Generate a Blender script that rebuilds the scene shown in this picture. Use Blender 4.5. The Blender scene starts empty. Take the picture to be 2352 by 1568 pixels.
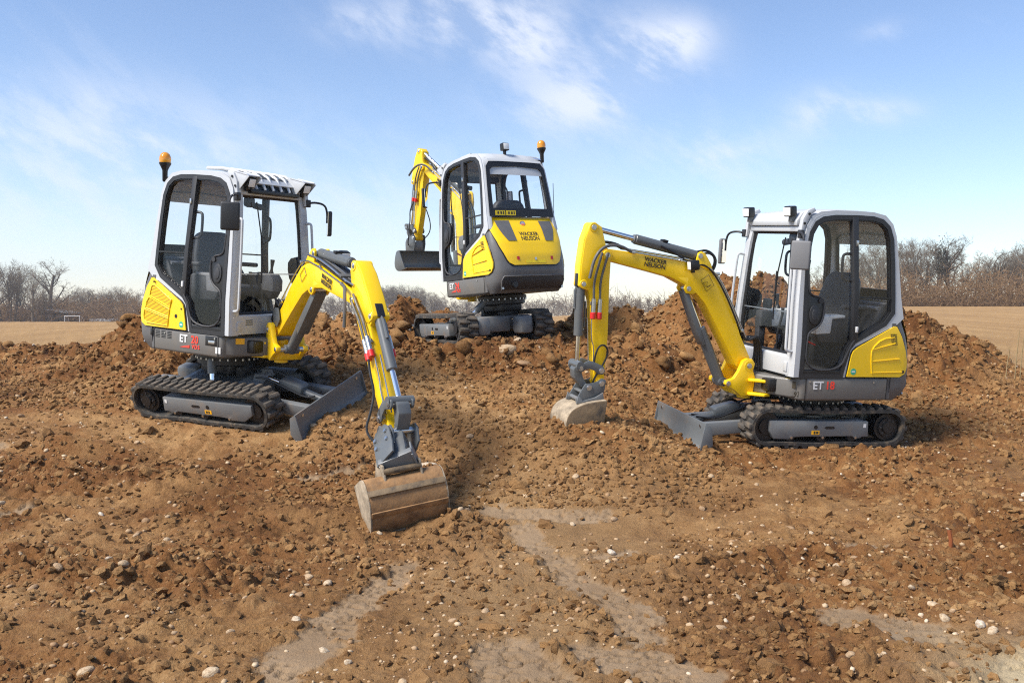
import bpy, bmesh, math, random
import numpy as np
from mathutils import Matrix, Vector
R = math.radians
random.seed(7)
scene = bpy.context.scene
COL = scene.collection

# ---------------------------------------------------------------- camera, sky, sun, exposure
PITCH = math.atan(84 / 2090.7)
cam_d = bpy.data.cameras.new('camera')
cam_d.sensor_width = 36; cam_d.lens = 32; cam_d.clip_start = 0.05; cam_d.clip_end = 3000
cam = bpy.data.objects.new('camera', cam_d); COL.objects.link(cam)
cam.location = (0, 0, 1.4); cam.rotation_euler = (math.pi / 2 - PITCH, 0, 0)
scene.camera = cam
SUN_EL, SUN_AZ = R(49), R(-122)          # azimuth from +Y, clockwise: behind the camera on the left
sun_dir = Vector((math.sin(SUN_AZ) * math.cos(SUN_EL), math.cos(SUN_AZ) * math.cos(SUN_EL), math.sin(SUN_EL)))
sun_d = bpy.data.lights.new('sun', 'SUN'); sun_d.energy = 3.6; sun_d.angle = R(20); sun_d.color = (1, .94, .85)
sun = bpy.data.objects.new('sun', sun_d); COL.objects.link(sun)
sun.rotation_euler = (-sun_dir).to_track_quat('-Z', 'Y').to_euler(); sun.location = sun_dir * 50
world = bpy.data.worlds.new('World'); scene.world = world; world.use_nodes = True
wn, wl = world.node_tree.nodes, world.node_tree.links
wn.clear()
def wnode(t, **kw):
    n = wn.new(t)
    for k, v in kw.items(): setattr(n, k, v)
    return n
w_out = wnode('ShaderNodeOutputWorld'); w_bg = wnode('ShaderNodeBackground'); w_bg.inputs[1].default_value = 0.097
sky = wnode('ShaderNodeTexSky', sky_type='NISHITA', sun_disc=False, sun_elevation=SUN_EL, sun_rotation=SUN_AZ,
            altitude=200, air_density=1.0, dust_density=0.2, ozone_density=1.6)
w_hsv = wnode('ShaderNodeHueSaturation'); w_hsv.inputs['Saturation'].default_value = 1.02; w_hsv.inputs['Value'].default_value = 1.0
wl.new(sky.outputs[0], w_hsv.inputs['Color'])
w_tint = wnode('ShaderNodeMixRGB', blend_type='MULTIPLY'); w_tint.inputs[0].default_value = 1; w_tint.inputs[2].default_value = (.95, .945, 1.02, 1); wl.new(w_hsv.outputs[0], w_tint.inputs[1])
w_tc = wnode('ShaderNodeTexCoord')
def wm(op, a, b=None, c=None):
    n = wnode('ShaderNodeMath', operation=op)
    for k, v in enumerate((a, b, c)):
        if v is None: continue
        if isinstance(v, (int, float)): n.inputs[k].default_value = v
        else: wl.new(v, n.inputs[k])
    return n.outputs[0]
w_sep = wnode('ShaderNodeSeparateXYZ'); wl.new(w_tc.outputs['Generated'], w_sep.inputs[0])
w_az = wm('ARCTAN2', w_sep.outputs[0], w_sep.outputs[1]); w_el = wm('ARCSINE', w_sep.outputs[2])
w_cmb = wnode('ShaderNodeCombineXYZ'); wl.new(wm('ADD', wm('MULTIPLY', w_az, .95), wm('MULTIPLY', w_el, .45)), w_cmb.inputs[0]); wl.new(wm('SUBTRACT', wm('MULTIPLY', w_el, 1.35), wm('MULTIPLY', w_az, -.35)), w_cmb.inputs[1])
def wnoise(scale, detail, rough, dist=0.0):
    n = wnode('ShaderNodeTexNoise'); n.inputs['Scale'].default_value = scale; n.inputs['Detail'].default_value = detail; n.inputs['Roughness'].default_value = rough; n.inputs['Distortion'].default_value = dist
    wl.new(w_cmb.outputs[0], n.inputs['Vector']); return n.outputs[0]
def wramp(f, p0, p1, v1):
    r = wnode('ShaderNodeMapRange', interpolation_type='SMOOTHSTEP'); wl.new(f, r.inputs[0])
    r.inputs[1].default_value = p0; r.inputs[2].default_value = p1; r.inputs[4].default_value = v1; return r.outputs[0]
# cloud banks by compass bearing and height (radians), torn up by noise; loose wisps everywhere else
w_sum = None
for (u, v, su, sv, k) in [(1090, 70, 190, 70, .75), (1215, 130, 90, 60, .6), (1330, 250, 170, 70, .8), (1480, 150, 120, 80, .8), (1570, 120, 60, 40, .5), (1885, 290, 75, 42, .7), (2015, 298, 80, 26, .5), (1650, 370, 130, 55, .6), (2010, 140, 50, 20, .3), (200, 360, 420, 110, .52), (830, 90, 100, 40, .4), (900, 480, 620, 120, .38), (60, 560, 500, 120, .30)]:
    g = wm('POWER', wm('DIVIDE', wm('SUBTRACT', w_az, math.atan((u - 1176) / 2090.7)), su / 2090.7), 2.0)
    h = wm('POWER', wm('DIVIDE', wm('SUBTRACT', w_el, (700 - v) / 2090.7), sv / 2090.7), 2.0)
    e = wm('MULTIPLY', wm('EXPONENT', wm('MULTIPLY', wm('ADD', g, h), -1.0)), k)
    w_sum = e if w_sum is None else wm('ADD', w_sum, e)
w_tear = wramp(wm('ADD', wm('MULTIPLY', wnoise(10, 8, .6, .15), .72), wm('MULTIPLY', wnoise(38, 6, .62), .28)), .40, .60, 1.0)
w_loose = wramp(wnoise(3.0, 8, .6, .4), .56, .80, .55)
w_fac = wm('MINIMUM', wm('ADD', wm('MULTIPLY', w_sum, wm('ADD', wm('MULTIPLY', w_tear, .85), .15)), w_loose), .78)
w_mix = wnode('ShaderNodeMixRGB'); w_mix.inputs[2].default_value = (5.2, 5.5, 6.2, 1)
wl.new(w_fac, w_mix.inputs[0]); wl.new(w_tint.outputs[0], w_mix.inputs[1])
wl.new(w_mix.outputs[0], w_bg.inputs[0]); wl.new(w_bg.outputs[0], w_out.inputs[0])
vs = scene.view_settings
vs.view_transform = 'Standard'; vs.look = 'None'; vs.gamma = 1; vs.exposure = 0.92; vs.use_curve_mapping = False
scene.cycles.use_denoising = False; scene.cycles.filter_width = 1.15
scene.cycles.max_bounces = 8; scene.cycles.transparent_max_bounces = 16

# ---------------------------------------------------------------- materials
def mat(name, col, rough=.5, metal=0.0, coat=0.0, spec=.5):
    m = bpy.data.materials.new(name); m.use_nodes = True
    b = m.node_tree.nodes['Principled BSDF']
    b.inputs['Base Color'].default_value = (*col, 1); b.inputs['Roughness'].default_value = rough
    b.inputs['Metallic'].default_value = metal; b.inputs['Coat Weight'].default_value = coat
    b.inputs['Specular IOR Level'].default_value = spec
    return m
class NT:
    """tiny node helper on a material"""
    def __init__(s, m): s.m = m; s.t = m.node_tree; s.b = s.t.nodes['Principled BSDF']
    def n(s, t, **kw):
        n = s.t.nodes.new(t)
        for k, v in kw.items():
            if k in n.inputs: n.inputs[k].default_value = v
            else: setattr(n, k, v)
        return n
    def l(s, a, b): s.t.links.new(a, b)
    def noise(s, scale, detail=4, rough=.55, vec=None, dist=0.0):
        n = s.n('ShaderNodeTexNoise'); n.inputs['Scale'].default_value = scale; n.inputs['Detail'].default_value = detail
        n.inputs['Roughness'].default_value = rough; n.inputs['Distortion'].default_value = dist
        if vec is None: vec = s.coord()
        s.l(vec, n.inputs['Vector']); return n.outputs[0]
    def coord(s):
        if not hasattr(s, 'tc'): s.tc = s.n('ShaderNodeTexCoord')
        return s.tc.outputs['Object']
    def ramp(s, fac, stops):
        r = s.n('ShaderNodeValToRGB'); el = r.color_ramp.elements
        while len(el) < len(stops): el.new(.5)
        for q, (p, c) in zip(el, stops): q.position = p; q.color = (*c, 1) if len(c) == 3 else c
        s.l(fac, r.inputs[0]); return r.outputs[0]
    def mix(s, fac, a, b, mode='MIX'):
        m = s.n('ShaderNodeMixRGB', blend_type=mode)
        for i, v in ((0, fac), (1, a), (2, b)):
            if hasattr(v, 'is_linked') or hasattr(v, 'links'): s.l(v, m.inputs[i])
            else: m.inputs[i].default_value = v if i == 0 else (*v, 1)
        return m.outputs[0]
    def math(s, op, a, b=0.0):
        m = s.n('ShaderNodeMath', operation=op)
        for i, v in ((0, a), (1, b)):
            if hasattr(v, 'links'): s.l(v, m.inputs[i])
            else: m.inputs[i].default_value = v
        return m.outputs[0]
    def bump(s, h, strength=.4, dist=.01):
        b = s.n('ShaderNodeBump'); b.inputs['Strength'].default_value = strength; b.inputs['Distance'].default_value = dist
        s.l(h, b.inputs['Height']); s.l(b.outputs[0], s.b.inputs['Normal'])
    def attr(s, name):
        a = s.n('ShaderNodeAttribute'); a.attribute_name = name; return a.outputs['Fac']

def painted(name, col, rough, coat=.15, dirt=(.30, .19, .10), amount=.5, scale=7):
    """paint with faint dust and uneven gloss"""
    m = mat(name, col, rough, 0, coat); q = NT(m)
    f = q.noise(scale, 8, .65); d = q.ramp(f, [(.52, (0, 0, 0)), (.80, (amount,) * 3)])
    q.l(q.mix(d, col, dirt), q.b.inputs['Base Color'])
    q.l(q.ramp(q.noise(scale * 2.3, 5), [(.3, (rough * .8,) * 3), (.75, (min(1, rough * 1.5),) * 3)]), q.b.inputs['Roughness'])
    return m
M = {}
M['yellow'] = painted('yellow_paint', (.92, .585, .004), .34, .25, amount=.10)
M['white'] = painted('light_grey_paint', (.50, .515, .53), .36, .2, amount=.10)
M['grey'] = painted('belt_grey_paint', (.135, .128, .118), .42, .1, amount=.25)
M['cwgrey'] = painted('counterweight_grey_paint', (.112, .111, .111), .45, .1, amount=.18)
M['chassis'] = painted('chassis_grey_paint', (.15, .157, .16), .42, .1, amount=.62, scale=5)
M['blade'] = painted('blade_grey_paint', (.125, .135, .14), .40, .1, amount=.62, scale=4)
M['cyl'] = painted('cylinder_grey_paint', (.10, .108, .112), .36, .15, amount=.12)
M['black'] = mat('black_plastic', (.012, .012, .013), .42)
M['trim'] = mat('black_trim', (.022, .022, .024), .5)
M['dark'] = mat('dark_interior_plastic', (.032, .032, .035), .6)
M['inner'] = mat('interior_grey_plastic', (.16, .16, .165), .6)
M['inwhite'] = mat('console_white_plastic', (.6, .61, .6), .45)
M['liner'] = mat('headliner_grey', (.22, .21, .20), .8)
M['seat'] = mat('seat_vinyl', (.045, .046, .05), .55)
M['chrome'] = mat('chromed_steel', (.82, .83, .85), .14, 1.0)
M['steel'] = mat('bright_steel', (.55, .56, .57), .32, 1.0)
M['hose'] = mat('hose_rubber', (.015, .015, .016), .45)
M['hosebraid'] = painted('hose_wrap', (.09, .09, .09), .5, 0)
M['red'] = mat('red_plastic', (.62, .02, .02), .4)
M['redprint'] = mat('red_print', (.88, .06, .035), .45)
M['whiteprint'] = mat('white_print', (.78, .78, .76), .45)
M['blackprint'] = mat('dark_print', (.045, .035, .02), .5)
M['greenprint'] = mat('green_print', (.05, .42, .25), .45)
M['orangesticker'] = mat('orange_sticker', (.85, .42, .01), .45)
M['yellowsticker'] = mat('yellow_sticker', (.90, .66, .01), .45)
M['whitesticker'] = mat('white_sticker', (.72, .72, .70), .5)
M['silverlogo'] = mat('logo_silver', (.75, .76, .78), .3)
M['navy'] = mat('logo_navy', (.03, .03, .12), .4)
M['lens'] = mat('lamp_lens', (.85, .85, .82), .12, 0, .5)
M['reflector'] = mat('red_reflector', (.55, .015, .01), .25, 0, .5)
M['mesh'] = mat('grille_dark_yellow', (.30, .17, .005), .55)
M['mirror'] = mat('mirror_glass', (.8, .82, .84), .04, 1.0)
# amber beacon
m = mat('amber_lens', (.95, .38, .01), .12, 0, .6); m.node_tree.nodes['Principled BSDF'].inputs['Transmission Weight'].default_value = .35; M['amber'] = m
# thin window glass
m = bpy.data.materials.new('window_glass'); m.use_nodes = True; t = m.node_tree; t.nodes.clear()
o = t.nodes.new('ShaderNodeOutputMaterial'); mx = t.nodes.new('ShaderNodeMixShader'); tr = t.nodes.new('ShaderNodeBsdfTransparent'); gl = t.nodes.new('ShaderNodeBsdfGlossy'); lw = t.nodes.new('ShaderNodeLayerWeight'); pw = t.nodes.new('ShaderNodeMath'); fr = t.nodes.new('ShaderNodeMath')
tr.inputs[0].default_value = (.98, .988, .986, 1); gl.inputs['Roughness'].default_value = .02; pw.operation = 'POWER'; pw.inputs[1].default_value = 5; fr.operation = 'MULTIPLY_ADD'; fr.inputs[1].default_value = .8; fr.inputs[2].default_value = .035
t.links.new(lw.outputs['Facing'], pw.inputs[0]); t.links.new(pw.outputs[0], fr.inputs[0])
t.links.new(fr.outputs[0], mx.inputs[0]); t.links.new(tr.outputs[0], mx.inputs[1]); t.links.new(gl.outputs[0], mx.inputs[2]); t.links.new(mx.outputs[0], o.inputs[0]); M['glass'] = m
# tinted roof guard glass
m2 = m.copy(); m2.name = 'tinted_glass'; [n for n in m2.node_tree.nodes if n.type == 'BSDF_TRANSPARENT'][0].inputs[0].default_value = (.30, .33, .36, 1); M['tint'] = m2
# grille mesh: yellow with dark holes
m = mat('perforated_grille', (.5, .3, .01), .5); q = NT(m)
mp = q.n('ShaderNodeMapping'); mp.inputs['Rotation'].default_value = (0, R(45), 0); q.l(q.coord(), mp.inputs[0])
ck = q.n('ShaderNodeTexVoronoi'); ck.inputs['Scale'].default_value = 95; ck.inputs['Randomness'].default_value = 0.0; q.l(mp.outputs[0], ck.inputs['Vector'])
q.l(q.ramp(ck.outputs['Distance'], [(.30, (.02, .012, .0)), (.42, (.80, .50, .005))]), q.b.inputs['Base Color']); M['grille'] = m
# rubber track with dried mud
m = mat('track_rubber', (.03, .03, .03), .75); q = NT(m)
f = q.noise(14, 8, .65); q.l(q.ramp(f, [(.36, (.020, .020, .020)), (.52, (.042, .038, .033)), (.72, (.17, .125, .08))]), q.b.inputs['Base Color']); q.bump(q.noise(60, 5), .4, .004); M['rubber'] = m
m = mat('lug_rubber', (.1, .09, .08), .8); q = NT(m)
f = q.noise(10, 8, .65); q.l(q.ramp(f, [(.30, (.030, .029, .028)), (.52, (.085, .072, .058)), (.74, (.23, .165, .105))]), q.b.inputs['Base Color']); q.bump(q.noise(55, 5), .5, .004); M['lug'] = m
# buckets coated with clay
def clay(name, base, strip, a, b):
    m = mat(name, base, .75); q = NT(m)
    mp = q.n('ShaderNodeMapping'); mp.inputs['Scale'].default_value = (1, .7, 1); q.l(q.coord(), mp.inputs[0])
    f = q.noise(9, 10, .7, mp.outputs[0]); g = q.noise(38, 6, .6)
    c = q.ramp(f, [(a, base), (.5, strip), (b, tuple(min(1, v * 1.55) for v in strip))])
    c2 = q.mix(q.ramp(g, [(.45, (0, 0, 0)), (.75, (.45,) * 3)]), c, (.10, .075, .05))
    q.l(c2, q.b.inputs['Base Color']); q.bump(q.noise(70, 7), .5, .004); return m
M['clay'] = clay('muddy_bucket_steel', (.11, .055, .022), (.27, .145, .058), .30, .74)
M['clay_pale'] = clay('dusty_bucket_steel', (.14, .11, .075), (.33, .265, .185), .28, .72)
M['clay_dark'] = clay('worn_bucket_steel', (.055, .045, .035), (.16, .11, .06), .35, .75)

# ---------------------------------------------------------------- mesh helpers
class MB:
    def __init__(s): s.v = []; s.f = []
    def add(s, vs, fs, X=None):
        o = len(s.v)
        s.v += [tuple(X @ Vector(p)) if X is not None else tuple(p) for p in vs]
        s.f += [tuple(i + o for i in f) for f in fs]; return s
    def bm(s, b, X=None):
        b.verts.index_update()
        s.add([v.co.copy() for v in b.verts], [[v.index for v in f.verts] for f in b.faces], X); b.free(); return s
    def box(s, c, d, bev=0.0, X=None, seg=2):
        b = bmesh.new(); bmesh.ops.create_cube(b, size=1)
        for v in b.verts: v.co = Vector((v.co.x * d[0] + c[0], v.co.y * d[1] + c[1], v.co.z * d[2] + c[2]))
        if bev: bmesh.ops.bevel(b, geom=b.edges[:], offset=bev, segments=seg, profile=.5, affect='EDGES')
        return s.bm(b, X)
    def prism(s, poly, y0, y1, bev=0.0, X=None, seg=2, yfun=None):
        """extrude an (x,z) polygon along y"""
        b = bmesh.new(); n = len(poly)
        A = [b.verts.new((p[0], y0, p[1])) for p in poly]; B = [b.verts.new((p[0], y1, p[1])) for p in poly]
        b.faces.new(A); b.faces.new(B[::-1])
        for i in range(n): b.faces.new((A[i], B[i], B[(i + 1) % n], A[(i + 1) % n]))
        bmesh.ops.recalc_face_normals(b, faces=b.faces[:])
        if bev: bmesh.ops.bevel(b, geom=[e for e in b.edges if e.calc_face_angle(0) > .35], offset=bev, segments=seg, profile=.5, affect='EDGES', clamp_overlap=True)
        if yfun:
            for v in b.verts: v.co.y = yfun(v.co)
        bmesh.ops.triangulate(b, faces=[f for f in b.faces if len(f.verts) > 4])
        return s.bm(b, X)
    def plan(s, poly, z0, z1, bev=0.0, X=None, seg=2):
        """extrude an (x,y) polygon along z"""
        Y = Matrix(((1, 0, 0, 0), (0, 0, 1, 0), (0, 1, 0, 0), (0, 0, 0, 1)))
        return s.prism(poly, z0, z1, bev, (X @ Y) if X is not None else Y, seg)
    def ring(s, outer, inner, y0, y1, ty=None, X=None, closed=True):
        """frame between two (x,z) loops with equal counts, from y0 to y1; ty(z,y) shears it"""
        n = len(outer); vs = []
        ty = ty or (lambda z, y: y)
        for L, y in ((outer, y1), (inner, y1), (outer, y0), (inner, y0)): vs += [(p[0], ty(p[1], y), p[1]) for p in L]
        fs = []
        for i in range(n if closed else n - 1):
            j = (i + 1) % n
            fs += [(i, j, n + j, n + i), (2 * n + i, 3 * n + i, 3 * n + j, 2 * n + j), (i, 2 * n + i, 2 * n + j, j), (n + i, n + j, 3 * n + j, 3 * n + i)]
        if not closed: fs += [(0, n, 3 * n, 2 * n), (n - 1, 3 * n - 1, 4 * n - 1, 2 * n - 1)]
        b = bmesh.new(); V = [b.verts.new(v) for v in vs]
        for f in fs: b.faces.new([V[i] for i in f])
        bmesh.ops.recalc_face_normals(b, faces=b.faces[:])
        return s.bm(b, X)
    def tube(s, pts, r, n=8, X=None, cap=True, smooth=0):
        P = [Vector(p) for p in pts]
        for _ in range(smooth):
            Q = [P[0]]
            for a, b in zip(P[:-1], P[1:]): Q += [a * .75 + b * .25, a * .25 + b * .75]
            P = Q + [P[-1]]
        if not isinstance(r, (list, tuple)): r = [r] * len(P)
        elif len(r) != len(P): r = [r[0] + (r[-1] - r[0]) * i / (len(P) - 1) for i in range(len(P))]
        vs, fs = [], []; up = None
        for i, p in enumerate(P):
            d = (P[min(i + 1, len(P) - 1)] - P[max(i - 1, 0)]).normalized()
            if up is None: up = Vector((0, 0, 1)) if abs(d.z) < .9 else Vector((1, 0, 0))
            a = d.cross(up).normalized(); up = a.cross(d).normalized()
            for k in range(n):
                t = 2 * math.pi * k / n; vs.append(p + (a * math.cos(t) + up * math.sin(t)) * r[i])
        for i in range(len(P) - 1):
            for k in range(n): fs.append((i * n + k, i * n + (k + 1) % n, (i + 1) * n + (k + 1) % n, (i + 1) * n + k))
        if cap: fs += [tuple(range(n))[::-1], tuple((len(P) - 1) * n + k for k in range(n))]
        return s.add(vs, fs, X)
    def cyl(s, p0, p1, r, n=18, X=None, bev=0.0, r1=None):
        p0, p1 = Vector(p0), Vector(p1); r1 = r if r1 is None else r1
        if bev:
            d = (p1 - p0).normalized()
            return s.tube([p0, p0 + d * .0005, p0 + d * bev, p1 - d * bev, p1 - d * .0005, p1], [max(r - bev, .0005), r - bev, r, r1, r1 - bev, max(r1 - bev, .0005)], n, X)
        return s.tube([p0, p1], [r, r1], n, X)
    def lathe(s, prof, c, n=20, X=None):
        vs, fs = [], []
        for (r, z) in prof:
            for k in range(n):
                t = 2 * math.pi * k / n; vs.append((c[0] + r * math.cos(t), c[1] + r * math.sin(t), c[2] + z))
        for i in range(len(prof) - 1):
            for k in range(n): fs.append((i * n + k, i * n + (k + 1) % n, (i + 1) * n + (k + 1) % n, (i + 1) * n + k))
        fs += [tuple(range(n))[::-1], tuple((len(prof) - 1) * n + k for k in range(n))]
        return s.add(vs, fs, X)
    def mesh(s, name, X=None, angle=38):
        me = bpy.data.meshes.new(name)
        me.from_pydata([tuple(X @ Vector(p)) for p in s.v] if X is not None else s.v, [], s.f)
        me.validate(); me.update()
        me.polygons.foreach_set('use_smooth', [True] * len(me.polygons)); me.set_sharp_from_angle(angle=R(angle)); return me

def link(name, me, material, parent=None):
    if material is not None and not me.materials: me.materials.append(material)
    o = bpy.data.objects.new(name, me); COL.objects.link(o)
    if parent is not None: o.parent = parent
    return o
def tag(o, label=None, cat=None, group=None, kind=None):
    for k, v in (('label', label), ('category', cat), ('group', group), ('kind', kind)):
        if v: o[k] = v
    return o
def rpy(y, p, r): return Matrix.Rotation(R(y), 4, 'Z') @ Matrix.Rotation(R(p), 4, 'Y') @ Matrix.Rotation(R(r), 4, 'X')
def T(x, y, z): return Matrix.Translation((x, y, z))
def text_mesh(s, size, bold=0.0, align='CENTER', spacing=1.0, line=1.0):
    cu = bpy.data.curves.new('text', 'FONT'); cu.body = s; cu.size = size; cu.align_x = align; cu.align_y = 'CENTER'
    cu.offset = bold; cu.extrude = .0008; cu.space_character = spacing; cu.space_line = line; cu.resolution_u = 3
    o = bpy.data.objects.new('text', cu); COL.objects.link(o)
    bpy.context.view_layer.update()
    me = bpy.data.meshes.new_from_object(o.evaluated_get(bpy.context.evaluated_depsgraph_get()))
    bpy.data.objects.remove(o); bpy.data.curves.remove(cu)
    return me

# ---------------------------------------------------------------- poses of the three machines
POSE = {  # undercarriage and upper carriage: location, yaw/pitch/roll
    'right': dict(T=T(2.694, 8.309, .085) @ rpy(193.19, -1.99, -4.59), U=T(2.694, 8.309, .085) @ rpy(193.19, -1.99, -4.59) @ rpy(4.9, 0, 0), hw=.45),
    'left': dict(T=T(-2.661, 8.577, .368) @ rpy(-23.48, 2.46, 17.58), U=T(-2.69, 8.555, .447) @ rpy(-30.62, 4.09, 1.3), hw=.475),
    'middle': dict(T=T(-.33, 10.857, .858) @ rpy(115.79, 1.1, -2.62), U=T(-.088, 10.865, .991) @ rpy(124.07, 2.54, -2.35), hw=.585)}

# ---------------------------------------------------------------- terrain
def _h(ix, iy, seed):
    n = (ix.astype(np.int64) * 374761393 + iy.astype(np.int64) * 668265263 + seed * 1442695041) & 0x7fffffff
    n = ((n ^ (n >> 13)) * 1274126177) & 0x7fffffff
    return ((n ^ (n >> 16)) & 0xffff) / 65535.0
def pn(x, y, seed=0):
    ix = np.floor(x); iy = np.floor(y); fx = x - ix; fy = y - iy
    u = fx * fx * fx * (fx * (fx * 6 - 15) + 10); v = fy * fy * fy * (fy * (fy * 6 - 15) + 10)
    def g(a, b):
        t = _h(ix + a, iy + b, seed) * 6.28318; return np.cos(t) * (fx - a) + np.sin(t) * (fy - b)
    n0 = g(0, 0) * (1 - u) + g(1, 0) * u; n1 = g(0, 1) * (1 - u) + g(1, 1) * u
    return (n0 * (1 - v) + n1 * v) * 1.5
def sstep(a, b, x):
    t = np.clip((x - a) / (b - a), 0, 1); return t * t * (3 - 2 * t)
ctrl = []
for k, p in POSE.items():
    for lx in (-.75, 0, .8):
        for s in (-1, 1):
            w = p['T'] @ Vector((lx, s * (p['hw'] - .08), .105)); ctrl.append((w.x, w.y, w.z))
ctrl += [(-5, 2, 0), (-2.5, 2, 0), (0, 2, 0), (2.5, 2, 0), (5, 2, 0), (-5, 4, .02), (-2.5, 4, 0), (0, 4, 0), (2.5, 4, 0), (5, 4, 0),
         (-5.5, 5.8, .12), (-3.2, 5.8, .04), (-1.8, 5.9, .02), (-.75, 5.85, -.07), (.6, 5.9, -.02), (2.4, 6, .02), (5, 6, .04),
         (-.9, 6.7, .07), (.3, 6.7, .10), (1.4, 6.8, .08), (3.2, 7.0, .06), (5.5, 7.5, .12),
         (-1.3, 7.55, .26), (0, 7.6, .40), (.62, 7.5, .47), (.35, 7.75, .46), (1.35, 7.6, .22), (1.2, 8.6, .36), (-.6, 8.5, .52), (.4, 8.6, .55), (-.1, 9.4, .80), (.9, 9.6, .72),
         (-4.2, 7.8, .30), (-5.6, 7.6, .32), (-4.4, 9.2, .52), (-6, 9.5, .42), (-3.1, 10.2, .80), (-4.2, 11, .85), (-6.2, 11.5, .48), (-7.2, 14, .80), (-5, 14, .72), (-2.2, 10.3, .84), (-1.6, 9.4, .72),
         (-1.7, 11.3, .98), (-2.6, 12, 1.0), (1.2, 11.3, 1.0), (.6, 12.6, .98), (-.6, 12.8, 1.0), (-2, 13.5, .9),
         (1.25, 11.6, 1.22), (1.7, 11.6, 1.18), (2.1, 11.6, 1.36), (2.6, 11.6, 1.58), (3.3, 11.6, 1.62), (4.0, 11.6, 1.45), (4.7, 11.6, 1.25), (5.3, 11.5, 1.10), (5.9, 11.5, .82), (6.5, 11.5, .52), (7.5, 11.6, .4),
         (1.3, 10.2, .80), (2.0, 10.0, .62), (3.0, 10, .62), (4.0, 10, .55), (5.0, 9.8, .42), (6.2, 9.8, .28), (4.4, 8.6, .17), (5.8, 8.4, .16), (7.6, 9, .2),
         (1.5, 13.4, .8), (3, 13.6, .9), (5, 13.6, .6), (7, 14, .3), (-6, 16, .3), (-3, 16, .25), (0, 16, .1), (3, 16, .1), (6, 16, .0), (10, 14, .2), (-10, 13, .5), (-9, 8, .3), (9, 6, .1), (-8, 5, .1), (8, 3, 0), (-8, 3, 0), (-10, 17, .2), (11, 17, .1)]
CT = np.array(ctrl)
def _tps(r2): return .5 * r2 * np.log(r2 + 1e-9)
_n = len(CT); _K = _tps(((CT[:, None, :2] - CT[None, :, :2]) ** 2).sum(-1)) + np.eye(_n) * .02
_P = np.c_[np.ones(_n), CT[:, :2]]
_S = np.linalg.solve(np.block([[_K, _P], [_P.T, np.zeros((3, 3))]]), np.r_[CT[:, 2], np.zeros(3)])
def base_h(x, y):
    x, y = np.asarray(x, float), np.asarray(y, float); o = _S[_n] + _S[_n + 1] * x + _S[_n + 2] * y
    for i in range(_n): o = o + _S[i] * _tps((x - CT[i, 0]) ** 2 + (y - CT[i, 1]) ** 2)
    return o
BUMPS = [(-4.65, 11.2, .40, .36, .4), (-4.2, 11.5, .30, .45, .45), (-1.55, 12.7, .48, .24, .35), (-1.1, 12.9, .30, .3, .3), (-2.45, 11.9, .24, .35, .3), (-2.9, 12.2, .26, .3, .3),
         (2.75, 11.9, .12, .5, .4), (5.15, 11.4, .16, .22, .3), (-1.62, 7.72, .10, .12, .3), (-.35, 6.0, .07, .22, .15), (-1.25, 6.0, .06, .25, .2), (2.45, 5.55, .12, .16, .13), (1.75, 5.3, .06, .12, .1), (1.45, 3.75, .08, .12, .1), (-7.3, 19, .35, .9, .5), (.95, 7.3, .08, .2, .15), (3.9, 6.2, .05, .4, .3),
         (-1.9, 4.5, .06, .5, .3), (-2.5, 6.6, .10, .5, .25), (-3.6, 7.4, .12, .5, .2), (.9, 5.7, -.04, .4, .2), (1.0, 4.9, .05, .2, .15)]
def field_h(x, y):
    t = np.clip(x / np.maximum(y, 1), -.6, .6)
    a = .0191 * (1 - sstep(-.25, .45, t)) + .0007
    return (1.4 - a * y) * sstep(15, 140, y) - .12 * (1 - sstep(15, 140, y))
# smooth, trodden clay: capsules (x0,y0,x1,y1,r)
SMOOTH = [(-.60, 5.05, -.78, 4.0, .10), (-.78, 4.0, -1.0, 2.9, .12), (-.12, 6.2, .55, 6.05, .13), (.05, 5.9, .32, 4.75, .09), (.32, 4.75, .60, 4.0, .09), (.50, 4.25, .58, 3.75, .10),
          (1.5, 4.05, 1.75, 3.85, .15), (2.05, 3.35, 2.6, 3.15, .24), (-.05, 3.6, .15, 3.1, .16), (-4.2, 7.3, -4.9, 7.1, .10), (-3.5, 5.6, -3.2, 6.0, .06), (.35, 3.6, .7, 3.3, .14), (-1.5, 6.8, -1.15, 7.0, .08), (.4, 5.1, .7, 5.25, .05), (2.0, 5.3, 2.2, 5.25, .06)]
def smooth_mask(x, y):
    wx = x + .06 * pn(x * 4, y * 4, 91) + .045 * pn(x * 11, y * 11, 92) + .03 * pn(x * 27, y * 27, 95); wy = y + .06 * pn(x * 4, y * 4, 93) + .045 * pn(x * 11, y * 11, 94) + .03 * pn(x * 27, y * 27, 96)
    o = np.zeros_like(x)
    for x0, y0, x1, y1, r in SMOOTH:
        dx, dy = x1 - x0, y1 - y0; t = np.clip(((wx - x0) * dx + (wy - y0) * dy) / (dx * dx + dy * dy), 0, 1)
        d = np.hypot(wx - x0 - t * dx, wy - y0 - t * dy); o = np.maximum(o, 1 - sstep(r * .80, r * 1.15, d))
    return o
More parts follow.
